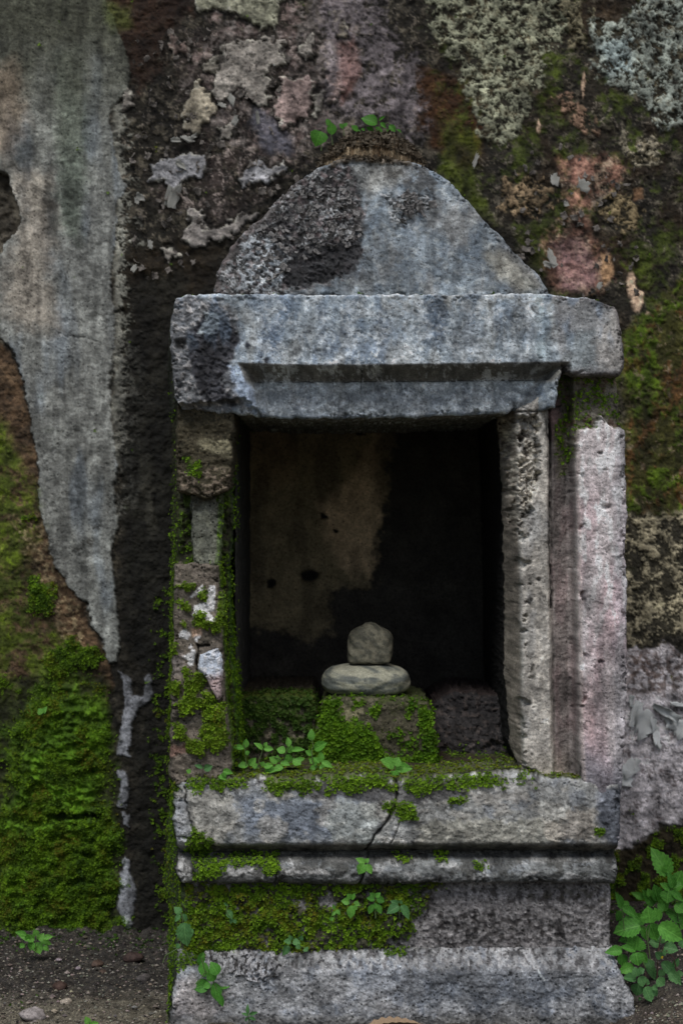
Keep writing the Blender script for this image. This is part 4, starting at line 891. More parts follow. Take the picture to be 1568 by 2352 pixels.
# ---- course of stones at the back of the niche floor
def p_ledge(P):
    X, Y, N = P.X, P.Y, P.N; P.lay(np.ones(P.n), C(52, 50, 40), .4); P.lay(ss(.1, .3, N(16, 3, 5))*.6, C(96, 90, 78), .3, .002)
    m = ss(-.25, .1, N(26, 4, 8)+.5*ss(1680, 1610, Y)-.1); P.lay(m*.85, C(46, 62, 16), .4, .004); P.moss = m*.7
    t = (P.skirt > 0)*(P.ny < -.3); P.lay(t*.9, C(50, 60, 16), .4); P.moss = np.maximum(P.moss*(P.skirt == 0), t*.8*ss(.12, .04, P.skirt)); P.lay(t*ss(.06, .12, P.skirt), C(46, 42, 34), .3)
    P.h += .004*N(20, 4, 2)
e1 = relief('rough_stone_block', [(528,1612),(640,1602),(712,1603),(724,1640),(722,1800),(530,1800)], lambda X, Y, P: .0*X, p_ledge, None, M_rough, plane=.17, thick=.30, rag=4, seed=13, rnd=9, mossk='ledge')
tag(e1, 'low mossy stone course inside the niche left of the pedestal block', 'stone block')
def p_rub(P):
    X, Y, N = P.X, P.Y, P.N; P.lay(np.ones(P.n), C(40, 38, 38), .4); P.lay(ss(.15, .35, N(14, 3, 5))*.5, C(74, 66, 62), .3, .002); P.h += .007*N(24, 4, 2)+.002*N(9, 3, 4)
    t = (P.skirt > 0)*(P.ny < -.3); P.lay(t*.9, C(50, 42, 40), .4); P.moss = ss(1700, 1740, Y)*.15*(P.skirt == 0)
e2 = relief('rough_stone_block', [(985,1650),(1010,1618),(1060,1596),(1120,1600),(1195,1612),(1215,1700),(1215,1800),(990,1800)], lambda X, Y, P: .03*ss(1090, 1010, X)+.02*ss(1700, 1620, Y), p_rub, None, M_rough, plane=.22, thick=.24, rag=8, seed=14, rnd=16, mossk='ledge2')
tag(e2, 'dark rough stone in the shaded right corner of the niche', 'stone block')
# ---- pedestal block
def p_ped2(P):
    X, Y, N = P.X, P.Y, P.N; P.lay(np.ones(P.n), C(56, 56, 42), .35); P.lay(ss(-.1, .3, P.R(50, 8))*.7, C(48, 58, 20), .3); P.lay(ss(.0, .3, N(14, 3, 5))*.4, C(104, 98, 84), .3, .0015); P.lay(P.poly([(830,1620),(980,1630),(990,1740),(880,1750),(850,1690)], 18, 14)*.6, C(40, 36, 28), .3)
    P.lay(P.poly([(775,1625),(830,1630),(820,1670),(780,1660)], 8, 8, frag=5)*.6, C(120, 116, 90), .2)
    m = np.maximum.reduce([P.poly([(720,1670),(760,1650),(800,1665),(850,1680),(880,1740),(870,1790),(710,1790)], 8, 12, frag=12), P.poly([(960,1625),(990,1635),(1004,1740),(985,1750),(970,1680)], 5, 7, frag=6),
        P.poly([(740,1610),(780,1608),(770,1680),(730,1680)], 6, 8, frag=6), P.poly([(855,1740),(1010,1735),(1020,1800),(850,1800)], 8, 9, frag=8)*.8, P.poly([(845,1628),(870,1628),(868,1645),(848,1645)], 3, 3)])
    P.lay(m*.9, C(60, 88, 14), .35, .004); P.moss = np.maximum(m*.95, .35*ss(.1, .35, P.R(50, 8))); P.tint = .2+.0*X
    t = (P.skirt > 0)*(P.ny < -.3); P.lay(t*.6, C(46, 56, 22), .3); P.moss = np.maximum(P.moss*(P.skirt == 0), t*.5*ss(.05, .01, P.skirt))
    P.h += .004*N(24, 4, 2)+.0015*N(9, 3, 4)
e3 = relief('pedestal_block', [(742,1616),(760,1608),(850,1606),(950,1609),(980,1616),(996,1640),(1002,1690),(1006,1750),(1014,1800),(712,1800),(716,1720),(722,1680),(738,1645)], lambda X, Y, P: .0*X+.01*ss(1700, 1620, Y), p_ped2, None, M_rough, plane=.14, thick=.20, rag=3, seed=15, rnd=12, mossk='pedestal')
tag(e3, 'squared moss covered stone block carrying the two stacked stones in the niche', 'stone block')

# ---- stones
def convex(name, planes, size, loc, mat, colf, p=16, nu=72, nv=48, seed=0, amp=.02, parent=None, sq=0):
    th = np.linspace(0, 2*np.pi, nu, endpoint=False); ph = np.linspace(0, np.pi, nv)
    T, H = np.meshgrid(th, ph); d = np.stack([np.cos(T)*np.sin(H), np.sin(T)*np.sin(H), np.cos(H)], -1).reshape(-1, 3)
    s = 0
    for n in planes:
        n_ = np.array(n[:3], float); n_ /= np.linalg.norm(n_); s = s + np.maximum(0, d@n_/n[3])**p
    r = s**(-1/p); V = d*r[:, None]
    V *= (1+amp*(vn(V[:, 0]*3+V[:, 2]*1.3, V[:, 2]*3-V[:, 1]*2, 1., seed)+.5*vn(V[:, 0]*3, V[:, 1]*3+V[:, 2]*2, .4, seed+1)))[:, None]
    V = V-(V.max(0)+V.min(0))/2; V = V/V.max(0)*1.02
    if sq: V = V*(np.linalg.norm(V, axis=1)/((np.abs(V)**sq).sum(1)**(1/sq)))[:, None]
    cols = colf(V); V = V*np.array(size)
    idg = np.arange(nu*nv).reshape(nv, nu); a = idg; b = np.roll(idg, -1, 1)
    q = np.stack([a[:-1], a[1:], b[1:], b[:-1]], -1).reshape(-1, 4)
    o = mkmesh(name, V, q, mat, cols, parent); o.location = loc; return o
def wpt(px, py, dep):
    r = (D+dep)/D; return Vector(((px-784)*S*r, dep, CZ+(1176-py)*S*r))
def cf(c1, c2, s=1., seed=3):
    def f(V):
        m = ss(-.25, .3, fbm(V[:, 0]+V[:, 1]*.7, V[:, 2]-V[:, 1]*.5, .5*s, 4, seed))
        return c1[None]*(1-m[:, None])+c2[None]*m[:, None]
    return f
dS = .235; r_ = (D+dS)/D
ell = [(math.cos(a)*math.cos(b), math.sin(a)*math.cos(b), math.sin(b), 1.) for a in np.linspace(0, 2*math.pi, 14, endpoint=False) for b in (-.95, -.45, 0, .45, .95)]+[(0, 0, 1, 1.), (0, 0, -1, .98)]
o = convex('river_stone', ell, (100*S*r_, .058, 39.5*S*r_), wpt(840, 1562.5, dS), M_pebble, cf(C(78, 82, 78), C(122, 122, 108), .8), p=11, nu=110, nv=70, seed=4, amp=.03, sq=2.7)
tag(o, 'smooth flat oval grey river stone lying on the mossy pedestal block', 'stone')
def pl(nx, nz, h): return (nx, 0, nz, h)
pent = [pl(-1, .03, .98), pl(1, -.2, .93), pl(0, -1, .88), pl(-.52, .86, .93), pl(.48, .88, .90), pl(.97, .3, .98), (0, -1, .1, .85), (0, 1, 0, .9), (-.7, -.7, .3, 1.05), (.7, -.75, .2, 1.05), (.1, -.8, .75, 1.0)]
o = convex('angular_stone', pent, (52*S*r_, .032, 46*S*r_), wpt(850, 1477, dS), M_pebble, cf(C(62, 62, 54), C(86, 84, 72), .7, 6), p=10, nu=110, nv=70, seed=8, amp=.05)
tag(o, 'five-sided greenish grey stone balanced on top of the oval river stone', 'stone')

# ================================================================== GROUND
def gz(x, y):
    X, Y = x/S, y/S
    h = .006*fbm(X, Y, 120, 4, 3)+.003*fbm(X, Y, 22, 3, 6)
    h = h + (.001+.016*fbm(X, Y*.3, 90, 3, 2)+.006*fbm(X, Y, 20, 3, 8))*ss(.36, .54, y)*ss(-.2, -.3, x) + .030*ss(.36, .46, x)*ss(-.6, -.1, y) + .02*ss(.3, .5, y)*ss(.3, .4, x)
    far = ss(1.2, 3., np.hypot(x, y)); return h*(1-far) - .006
def build_ground():
    def ext(a, b, n): return a+(b-a)*np.linspace(0, 1, n+1)[1:]**2.5
    fx = np.concatenate([np.arange(-.72, -.2, .0028), np.arange(-.2, .36, .012), np.arange(.36, .62, .0028)])
    fy = np.concatenate([np.arange(-.30, -.12, .012), np.arange(-.12, .60, .004)])
    xs = np.concatenate([ext(-.72, -60, 40)[::-1], fx, ext(.62, 60, 40)]); ys = np.concatenate([ext(-.30, -60, 40)[::-1], fy, ext(.6, 60, 30)])
    GX, GY = np.meshgrid(xs, ys); sh = GX.shape; x, y = GX.ravel(), GY.ravel()
    P = Paint(x/S, y/S, (.05, .04, .03), 2); P.lay(np.ones(P.n), C(38, 36, 34), .4)
    P.lay(ss(.20, .02, y+P.N(60, 3, 4)*.05)*ss(-.1, -.25, x)*.8, C(88, 84, 72), .3)
    P.lay(ss(.0, .3, P.N(14, 3, 7))*.5, C(66, 62, 54), .3, .001); P.lay(ss(.05, .4, P.R(50, 9))*.7, C(22, 19, 16), .3); P.h += .002*P.R(30, 4)
    P.lay(ss(.3, .5, x)*ss(.1, -.1, y)*.4, C(84, 74, 62), .3)
    P.moss = ss(.05, .3, P.N(40, 3, 12))*ss(.34, .52, y+P.N(60, 3, 3)*.06)*.8 + .5*ss(.15, .35, P.N(60, 3, 14))*ss(-.42, -.5, x)*ss(.25, .05, y); P.moss *= (y < .6)*(x > -.72)*(x < .62)*(y > -.1)
    V = np.stack([x, y, gz(x, y)+P.h], 1); idg = np.arange(len(x)).reshape(sh)
    q = np.stack([idg[:-1, :-1], idg[:-1, 1:], idg[1:, 1:], idg[1:, :-1]], -1).reshape(-1, 4)
    o = mkmesh('ground', V, q, M_soil, P.col); tag(o, kind='structure'); collect('ground', V, vnormals(o), P.moss, P.tint); return o
GROUND = build_ground()
def gpt(px, py):
    """where the line of sight through (px, py) meets the ground"""
    r = (CZ/S)/(py-1176); y = D*(r-1); x = (px-784)*S*r
    return Vector((x, y, float(gz(np.array([x]), np.array([y]))[0])))
# gravel
def grit():
    ico = np.array([(0, 0, 1), (0, 0, -1), (1, 0, 0), (-1, 0, 0), (0, 1, 0), (0, -1, 0)], float); fc = np.array([(0, 2, 4), (0, 4, 3), (0, 3, 5), (0, 5, 2), (1, 4, 2), (1, 3, 4), (1, 5, 3), (1, 2, 5)])
    n = 9000; x = np.where(RS.rand(n) < .62, RS.uniform(-.66, -.22, n), RS.uniform(.2, .6, n)); y = RS.uniform(-.10, .52, n)
    x = np.concatenate([x, RS.uniform(-.3, .6, 1400)]); y = np.concatenate([y, RS.uniform(-.10, -.012, 1400)]); n += 1400
    s = .0009+.0022*RS.rand(n)**3+.0035*(RS.rand(n) < .02)*RS.rand(n); z = gz(x, y)+s*.4
    V = ico[None]*(s[:, None, None]*RS.uniform(.6, 1.3, (n, 6, 1)))*np.array([1, 1, .7]); V += np.stack([x, y, z], 1)[:, None]
    c = C(124, 118, 108)*RS.uniform(.2, 1.0, (n, 1))**1.8*(1+RS.uniform(-.12, .12, (n, 3))); F = (fc[None]+(np.arange(n)*6)[:, None, None]).reshape(-1, 3)
    o = mkmesh('gravel', V.reshape(-1, 3), F, M_pebble, np.repeat(c, 6, 0), smooth=False); tag(o, 'scattered grit and fine gravel on the damp soil', 'gravel', kind='stuff')
grit()
blob = lambda s: [(math.cos(a+s)*math.cos(b), math.sin(a+s)*math.cos(b), math.sin(b), .85+.25*((i*7+s*3) % 5)/5) for i, (a, b) in enumerate([(a, b) for a in np.linspace(0, 6.28, 6, endpoint=False) for b in (-.7, .1, .8)])]
for i, (px, py, sz, c, lab) in enumerate([
    (305, 2203, 24, C(58, 46, 42), 'dark reddish lump of stone nearest the wall foot between moss and shrine'),
    (222, 2214, 17, C(76, 62, 54), 'rounded brown pebble beside a rusty crumb on the dark soil'),
    (236, 2228, 10, C(66, 54, 46), 'rusty orange crumb of brick touching the rounded brown pebble'),
    (328, 2246, 19, C(72, 68, 66), 'flat dark grey stone close to the shrine\'s mossy flank'),
    (135, 2262, 21, C(62, 48, 42), 'glossy red-brown shell-shaped pebble on the open soil'),
    (134, 2198, 8, C(130, 120, 124), 'small pale lilac pebble below the leafy weed at the wall foot'),
    (179, 2216, 8, C(126, 116, 120), 'tiny round whitish pebble left of the brown pebbles'),
    (70, 2335, 32, C(122, 116, 114), 'pale flat stone half sunk in the grit at the lower edge'),
    (150, 2303, 16, C(138, 130, 118), 'small sandy flat chip above the pale sunken stone'),
    (1435, 2300, 9, C(150, 150, 150), 'small whitish pebble at the plinth\'s right corner')]):
    p = gpt(px, py); r = (D+p.y)/D; s = sz*S*r
    o = convex('pebble', blob(i), (s, s*.8, s*.6), p+Vector((0, s*.6, s*.25)), M_pebble, cf(c, c*.6, 1., i), p=9, nu=28, nv=18, seed=i, amp=.08)
    o.rotation_euler = (0, 0, i*1.3); tag(o, lab, 'pebble', 'loose stones on the ground')

# ================================================================== MOSS
def tufts(name, parent, lists, dens, size, seed, label=None, cA=(.045, .10, .006), cB=(.26, .46, .02), cT=(.16, .15, .012), leaf=5, kind='stuff', bright=1.):
    rs = np.random.RandomState(seed); Vs, Ns, Ts = [], [], []
    for V, N, M, T in lists:
        k = rs.rand(len(V)) < np.clip(M, 0, 1)*dens
        Vs.append(V[k]); Ns.append(N[k]); Ts.append(T[k])
    V = np.concatenate(Vs); N = np.concatenate(Ns); T = np.concatenate(Ts); n = len(V)
    if n == 0: return
    V = V + rs.normal(0, .0009, (n, 3)); s = size*rs.uniform(.5, 1.3, n)
    N = N + rs.normal(0, .25, (n, 3)); N[:, 2] += .15; N /= np.linalg.norm(N, axis=1, keepdims=True)
    a = np.cross(N, np.array([.31, .2, .93])); a /= np.linalg.norm(a, axis=1, keepdims=True)+1e-9; b = np.cross(N, a)
    ph = rs.rand(n)*6.28; out = np.zeros((n, leaf, 3, 3), np.float32)
    for k in range(leaf):
        th = ph+k*2*np.pi/leaf+rs.normal(0, .2, n)
        d = a*np.cos(th)[:, None]+b*np.sin(th)[:, None]; q = np.cross(N, d)
        up = rs.uniform(.25, 1.1, n)[:, None]; L = (s*rs.uniform(.7, 1.2, n))[:, None]
        base = V+N*(s*.15)[:, None]
        tip = base+(d+N*up)*L*.75; wd = q*L*.36
        mid = base+(d*.55+N*up*.6)*L*.75
        out[:, k, 0] = base+(mid-base)*.2; out[:, k, 1] = mid+wd*.9; out[:, k, 2] = tip
        if k % 2: out[:, k, 1] = mid-wd*.9
    out2 = np.zeros((n, leaf, 4, 3), np.float32); 
    for k in range(leaf):
        m = out[:, k, 1]; t0, t2 = out[:, k, 0], out[:, k, 2]; c = (t0+t2)/2
        out2[:, k, 0] = t0; out2[:, k, 1] = m; out2[:, k, 2] = t2; out2[:, k, 3] = 2*c-m
    u = rs.rand(n)[:, None]**1.4
    big = .5+.5*np.clip(fbm(V[:, 0]/S, (V[:, 2]+V[:, 1])/S, 60, 5, 7, .8)*2.6, -1, 1)[:, None]
    u = np.clip(.35*u+.65*big*(.4+.6*u), 0, 1)
    c = np.array(cA)*(1-u)+np.array(cB)*u; t = np.clip(T, 0, 1)[:, None]*rs.rand(n)[:, None]; c = c*(1-t)+np.array(cT)*t; c = c*bright
    cc = np.repeat(c, leaf*4, 0); F = np.arange(n*leaf*4).reshape(-1, 4)
    o = mkmesh(name, out2.reshape(-1, 3), F, M_moss, cc, parent, smooth=False); o['kind'] = kind
    if label: o['label'] = label
    return o
tufts('moss', SH, MOSS['shrine'], .62, .0034, 1, bright=1.2)
tufts('moss', WALL, MOSS['wall']*2, .85, .0033, 2, cA=(.022, .060, .005), cB=(.27, .48, .02), leaf=4)
tufts('moss', e1, MOSS['ledge'], .3, .0045, 3, cA=(.03, .07, .01), cB=(.08, .16, .015))
tufts('moss', e2, MOSS['ledge2'], .3, .004, 4)
tufts('moss', e3, MOSS['pedestal'], .5, .0048, 5, cA=(.04, .12, .006), cB=(.20, .42, .014))
tufts('moss', GROUND, MOSS['ground'], .45, .0042, 6, cA=(.03, .08, .01), cB=(.10, .22, .015))

# ================================================================== PAINT FLAKES
def flake_mesh(seed):
    rs = np.random.RandomState(seed); nx, ny = 6, 5
    U, V_ = np.meshgrid(np.linspace(-.5, .5, nx), np.linspace(-.5, .5, ny)); u, v = U.ravel(), V_.ravel()
    edge = (np.abs(u) > .45) | (np.abs(v) > .45)
    u = u+edge*rs.normal(0, .10, len(u)); v = v+edge*rs.normal(0, .10, len(v))
    f = rs.uniform(.5, 1.3); z = f*.5*(u*math.cos(seed)+v*math.sin(seed))**2*1.6+.08*rs.normal(0, .4, len(u))*edge
    V = np.stack([u, v, z], 1); Vb = V-np.array([0, 0, .05]); n = len(V); idg = np.arange(n).reshape(ny, nx)
    q = np.stack([idg[:-1, :-1], idg[:-1, 1:], idg[1:, 1:], idg[1:, :-1]], -1).reshape(-1, 4)
    ring = list(idg[0, :])+list(idg[1:, -1])+list(idg[-1, -2::-1])+list(idg[-2:0:-1, 0])
    side = [(ring[i], ring[i]+n, ring[(i+1) % len(ring)]+n, ring[(i+1) % len(ring)]) for i in range(len(ring))]
    return np.concatenate([V, Vb]), np.concatenate([q, q[:, ::-1]+n, np.array(side)])
FM = []
for i in range(5):
    V, F = flake_mesh(i+1); me = bpy.data.meshes.new('paint_flake'); me.from_pydata(V.tolist(), [], F.tolist()); me.polygons.foreach_set('use_smooth', [True]*len(F)); me.materials.append(M_flake); FM.append(me)
for i, (px, py, w_, h_, rot, tilt) in enumerate([(1457,1640,16,54,.3,.5),(1480,1660,34,60,.1,.3),(1502,1668,14,44,-.3,.9),(1506,1690,12,44,-.2,1.0),(1524,1632,40,18,.5,.6),(1544,1655,28,34,.2,.5),(1560,1672,26,40,-.2,.6),(1556,1618,30,10,.1,.9),(1448,1762,26,44,.5,.3),(1436,1790,22,30,.2,.3),(1450,1610,10,24,0,.5),(1510,1712,10,22,-.4,.8),
        (1340,424,30,26,.3,.4),(1273,412,20,26,-.2,.5),(1268,595,14,40,-.35,.7),(1258,608,26,12,.4,.5),(1300,468,12,10,.2,.5),(1092,366,10,30,.4,.4),(1376,655,12,16,.3,.4),
        (400,452,20,50,.35,1.0),(386,448,12,40,.3,.8),(530,225,14,30,-.5,.8),(510,240,22,10,.3,.5),(430,318,30,12,.4,.7),(404,322,20,10,.1,.5),(446,313,16,8,-.4,.6),(322,452,20,14,.5,.7),(314,460,10,14,0,.6),(540,275,14,20,.2,.5),(592,270,8,26,0,.7),(470,256,12,18,-.2,.6),(417,380,30,12,.6,.6),(345,560,12,18,.1,.5),(308,615,12,16,.2,.5)]):
    if px < 1420:
        k_ = (i % 5)+5
        if len(FM) < 10: FM += [m_.copy() for m_ in FM]; [(m_.materials.clear(), m_.materials.append(M_flake2)) for m_ in FM[5:]]
    else: k_ = i % 5; w_ *= 1.25
    o = bpy.data.objects.new('paint_flake', FM[k_]); COL.objects.link(o); o.parent = WALL
    o.location = wpt(px, py, PW-.008); o.scale = (w_*S*RW, h_*S*RW, w_*S*RW*.8)
    o.rotation_euler = (math.radians(90)+random.uniform(-.2, .2)*tilt*2, rot, random.uniform(-.5, .5)*tilt)
def small_flakes(name, parent, gen, n, seed, depth, sz, mat):
    rs = np.random.RandomState(seed); Vs, Fs, c0 = [], [], 0
    for i in range(n):
        px, py = gen(rs); V, F = flake_mesh(rs.randint(1, 60)); a = rs.rand()*6.28
        R = np.array(Matrix.Rotation(a, 3, 'Z')); T = np.array(Matrix.Rotation(math.radians(90)+rs.normal(0, .5), 3, 'X')) @ np.array(Matrix.Rotation(rs.normal(0, .5), 3, 'Y'))
        s = sz*rs.uniform(.5, 1.3)*S; V = (V*np.array([s, s*rs.uniform(.35, 1), s*.8]))@R.T@T.T
        V = V+np.array(wpt(px, py, depth(px, py))); Vs.append(V); Fs.append(F+c0); c0 += len(V)
    o = mkmesh(name, np.concatenate(Vs), np.concatenate(Fs), mat, None, parent); o['kind'] = 'stuff'
M_fl2 = plain('pale_skin_flake', (.19, .185, .18), .8, 300, .4); M_fl3 = plain('brown_grey_flake', (.14, .125, .11), .8, 300, .5)
def g_ped(rs):
    while True:
        x, y = rs.uniform(560, 850), rs.uniform(400, 660)
        if sdpoly(np.array([x]), np.array([y]), [(640,450),(760,400),(835,470),(830,560),(700,590),(640,650),(580,640),(590,520)])[0] > 0: return x, y
small_flakes('skin_flakes', SH, g_ped, 190, 3, lambda x, y: .012+.02*float(ss(684., 350., np.array([y]))[0])-.003, 13, M_fl2)
small_flakes('skin_flakes', SH, lambda rs: (rs.normal(945, 28), rs.normal(470, 18)), 40, 4, lambda x, y: .018, 15, M_fl2)
def g_w(rs): return (rs.uniform(300, 720), rs.uniform(60, 640)) if rs.rand() < .7 else (rs.uniform(1180, 1480), rs.uniform(330, 680))
small_flakes('small_flakes', WALL, g_w, 260, 5, lambda x, y: PW-.006, 17, M_fl3)

# ================================================================== PLANTS
def leaf_mesh(name, serr, wide, seed, droop, nseg=9, curl=.18):
    rs = np.random.RandomState(seed); V = []; F = []
    ts = np.linspace(0, 1, nseg+1)
    for i, t in enumerate(ts):
        wv = (math.sin(math.pi*min(1, t**wide))**.8)*.5 if 0 < t < 1 else .0
        z = -droop*t*t
        for k, f in enumerate((-1, -.5, 0, .5, 1)):
            sw = wv*(1+(serr if (i % 2) else -serr)*(abs(f) == 1))
            back = .03*abs(f)
            V.append((f*sw, t-back*(0 < t < 1)+rs.normal(0, .004), z+abs(f)*sw*curl*2+.02*math.sin(t*19+k)*(abs(f) == .5)))
    for i in range(nseg):
        for k in range(4):
            a = i*5+k; F.append((a, a+1, a+6, a+5))
    me = bpy.data.meshes.new(name); me.from_pydata(V, [], F); me.polygons.foreach_set('use_smooth', [True]*len(F)); return me
LM = {}
def leafdata(mat, kind, i):
    k = (mat.name, kind, i % 3)
    if k not in LM:
        me = leaf_mesh('leaf', *{'serr': (.10, .82), 'oval': (.0, .95), 'round': (.05, .72), 'lance': (.03, .9)}[kind], i % 3+3, (.10, .28, .0)[i % 3], 15 if kind == 'serr' else 9)
        me.materials.append(mat); LM[k] = me
    return LM[k]
def tube(name, pts, r0, r1, mat, parent, sides=5):
    V = []; F = []; n = len(pts)
    for i, p in enumerate(pts):
        p = Vector(p); d = (Vector(pts[min(i+1, n-1)])-Vector(pts[max(i-1, 0)])).normalized()
        a = d.cross(Vector((.1, -1, .13))).normalized(); b = d.cross(a); r = r0+(r1-r0)*i/max(1, n-1)
        for k in range(sides):
            t = 2*math.pi*k/sides; V.append(p+a*math.cos(t)*r+b*math.sin(t)*r)
    for i in range(n-1):
        for k in range(sides):
            F.append((i*sides+k, i*sides+(k+1) % sides, (i+1)*sides+(k+1) % sides, (i+1)*sides+k))
    me = bpy.data.meshes.new(name); me.from_pydata([tuple(v) for v in V], [], F); me.polygons.foreach_set('use_smooth', [True]*len(F)); me.materials.append(mat)
    o = bpy.data.objects.new(name, me); COL.objects.link(o); o.parent = parent; return o
def plant(name, label, group, dep, stems, leaves, mat, kind='serr', stemmat=M_stem, sr=.0009, cat='plant', lift=0., seed=0):
    """stems: lists of points; leaves: (base x, y, tip x, y, width[, depth offset])"""
    rs = random.Random(seed+len(leaves)*7)
    base = wpt(*stems[0][0][:2], dep) if stems else wpt(*leaves[0][:2], dep)
    root = empty(name, base); tag(root, label, cat, group)
    def loc(px, py, dd=0): return wpt(px, py, dep+dd)-base
    for st in stems:
        P = [loc(p[0], p[1], p[2] if len(p) > 2 else 0) for p in st]
        Q = []
        for i in range(len(P)-1):
            for k in range(4): Q.append(P[i].lerp(P[i+1], k/4)+Vector((rs.uniform(-1, 1), rs.uniform(-1, 1), 0))*.0004)
        Q.append(P[-1]); tube('stem', Q, sr, sr*.6, stemmat, root)
    for i, l in enumerate(leaves):
        dd = l[5] if len(l) > 5 else rs.uniform(-.012, .012)
        a, b = loc(l[0], l[1], dd), loc(l[2], l[3], dd-rs.uniform(.0, .35)*math.hypot(l[2]-l[0], l[3]-l[1])*S)
        y = b-a; L = y.length; y.normalize()
        nrm = Vector((rs.uniform(-.35, .35), -1, rs.uniform(.25, .9))); nrm = (nrm-y*nrm.dot(y)).normalized(); x = y.cross(nrm)
        o = bpy.data.objects.new('leaf', leafdata(mat, kind, i+seed)); COL.objects.link(o); o.parent = root
        R = Matrix((x, y, nrm)).transposed().to_4x4(); wd = l[4]*S*(D+dep)/D
        o.matrix_local = Matrix.Translation(a) @ R @ Matrix.Diagonal((wd*1.25, L*1.03, L, 1))
    return root
zr = lambda x, y: (1342+x*.1952, 1871.7+y*.1952)
def zl(L): return [(*zr(a, b), *zr(c, d), w*.1952, *r) for a, b, c, d, w, *r in L]
def zs(L): return [[zr(*p) for p in s] for s in L]
G1 = 'leafy weeds at the right foot of the shrine'
plant('leafy_weed', 'tallest leafy weed at the right edge with one large upright pointed leaf', G1, .30, zs([[(1150,1500),(1090,1150),(1030,860),(975,715)],[(1090,1150),(900,1060),(830,1040)]]),
      zl([(975,715,818,405,190),(960,690,1010,560,100),(1055,860,1140,665,150),(1040,860,1000,690,90),(1000,890,885,812,80),(985,890,975,1040,180),(1010,890,1170,800,110),(1010,905,1160,1025,80),(820,1060,690,895,120),(700,990,565,918,70),(860,1015,815,820,130),(880,1090,990,1020,120),(1160,1240,968,1125,130),(1060,1060,1180,1150,120),(930,1130,860,1060,90),(1100,1240,1200,1340,120),(770,960,740,870,70)]), M_leafb, 'serr', seed=1)
plant('leafy_weed', 'broad-leaved weed hugging the plinth\'s right corner, its largest leaf pointing left', G1, .06, zs([[(770,1700),(745,1500),(720,1330),(650,1310)],[(720,1800),(600,1600),(590,1590)],[(600,1650),(500,1500),(440,1600)],[(745,1500),(770,1280)],[(560,1750),(470,1400),(440,1090)]]),
      zl([(430,1090,362,915,80),(595,1192,395,1068,95),(655,1310,352,1360,215),(770,1278,742,1078,165),(770,1283,852,1485,150),(870,1305,1165,1470,190),(880,1245,815,1098,95),(705,1285,585,1160,95,.03),(440,1605,255,1610,100,-.05),(600,1595,625,1428,185),(600,1600,428,1552,85),(600,1625,640,1775,150),(625,1622,738,1745,95),(440,1640,438,1778,110),(575,1790,412,1845,110),(600,1440,398,1490,105,.02),(430,1130,380,1250,80,.02),(660,1310,760,1490,90,.03),(520,1080,430,1030,70,.03)]), M_leafb, 'serr', seed=2)
plant('leafy_weed', 'dusty green weed on a reddish stem beside a tiny yellow flower', G1, .10, zs([[(850,1950),(870,1600),(885,1510),(900,1420)],[(870,1700),(930,1560)],[(1000,1950),(1000,1850),(910,1740)],[(1100,1900),(1050,1690),(960,1600)]]),
      zl([(880,1520,758,1500,115),(885,1510,905,1405,110),(930,1560,1100,1600,120),(700,1745,845,1945,110),(790,1800,740,1700,90),(905,1735,1060,1905,115),(1000,1850,1135,2005,110),(1050,1960,1142,2082,80),(900,1690,830,1620,80),(880,1830,930,1930,80,.03),(1090,1880,1160,1870,65),(1050,1790,1110,1690,60),(960,1640,900,1600,70,.03),(1130,1560,1180,1480,80)]), M_leafd, 'serr', M_stemr, seed=3)
plant('leafy_weed', 'lowest dusty weed spreading over the soil below the others', G1, .02, zs([[(700,2060),(660,1960),(620,1900)],[(720,2060),(720,1850)]]),
      zl([(620,1905,590,1808,95),(605,1925,452,1930,95),(650,1900,692,2030,105),(640,1995,600,2135,125),(708,2030,785,2205,135),(850,1935,945,2010,105),(700,1960,770,1990,60),(800,2060,850,2140,70),(800,2020,860,2060,60),(640,1850,700,1820,70),(660,2150,640,2190,30)]), M_leafd, 'serr', M_stemr, seed=4)
fr = empty('flower', wpt(*zr(908, 1680), .09)); tag(fr, 'tiny yellow flower on the dusty reddish-stemmed weed', 'flower')
for k in range(5):
    me = leafdata(M_flower, 'oval', k); o = bpy.data.objects.new('petal', me); COL.objects.link(o); o.parent = fr; o.scale = (.0018, .0026, .002); o.rotation_euler = (math.radians(80), k*1.256, 0)
# weeds on the sill, left to right
G2 = 'small weeds growing on the sill'
q7 = lambda L: [(494.4+a*.473, 1342+b*.473, 494.4+c*.473, 1342+d*.473, w*.473, *r) for a, b, c, d, w, *r in L]
s7 = lambda L: [[(494.4+a*.473, 1342+b*.473) for a, b in s] for s in L]
plant('sill_weed', 'bright weed cluster on the sill nearest the left jamb', G2, .035, s7([[(150,900),(145,800),(140,780)],[(200,900),(230,800)]]), q7([(145,795,150,752,26),(140,800,85,790,24),(150,810,160,830,20),(160,880,110,885,30),(165,880,195,845,30),(230,805,195,770,22),(235,800,282,802,24),(240,790,250,768,18),(180,880,210,890,24),(235,890,280,880,26),(225,885,235,862,24),(240,910,300,895,30)]), M_leaf, 'oval', seed=5)
plant('sill_weed', 'bushiest weed in the middle of the sill cluster', G2, .05, s7([[(330,910),(330,860),(355,790),(358,760)],[(330,860),(285,840)],[(340,870),(400,860)]]), q7([(355,790,352,745,26),(340,815,300,798,34),(355,820,372,785,30),(360,825,350,870,34),(370,810,428,798,22),(300,870,262,842,32),(300,875,310,905,30),(305,865,300,835,26),(315,870,362,880,26),(390,860,375,862,30),(395,860,430,845,22),(375,858,415,876,40),(330,890,280,905,30)]), M_leaf, 'oval', seed=6)
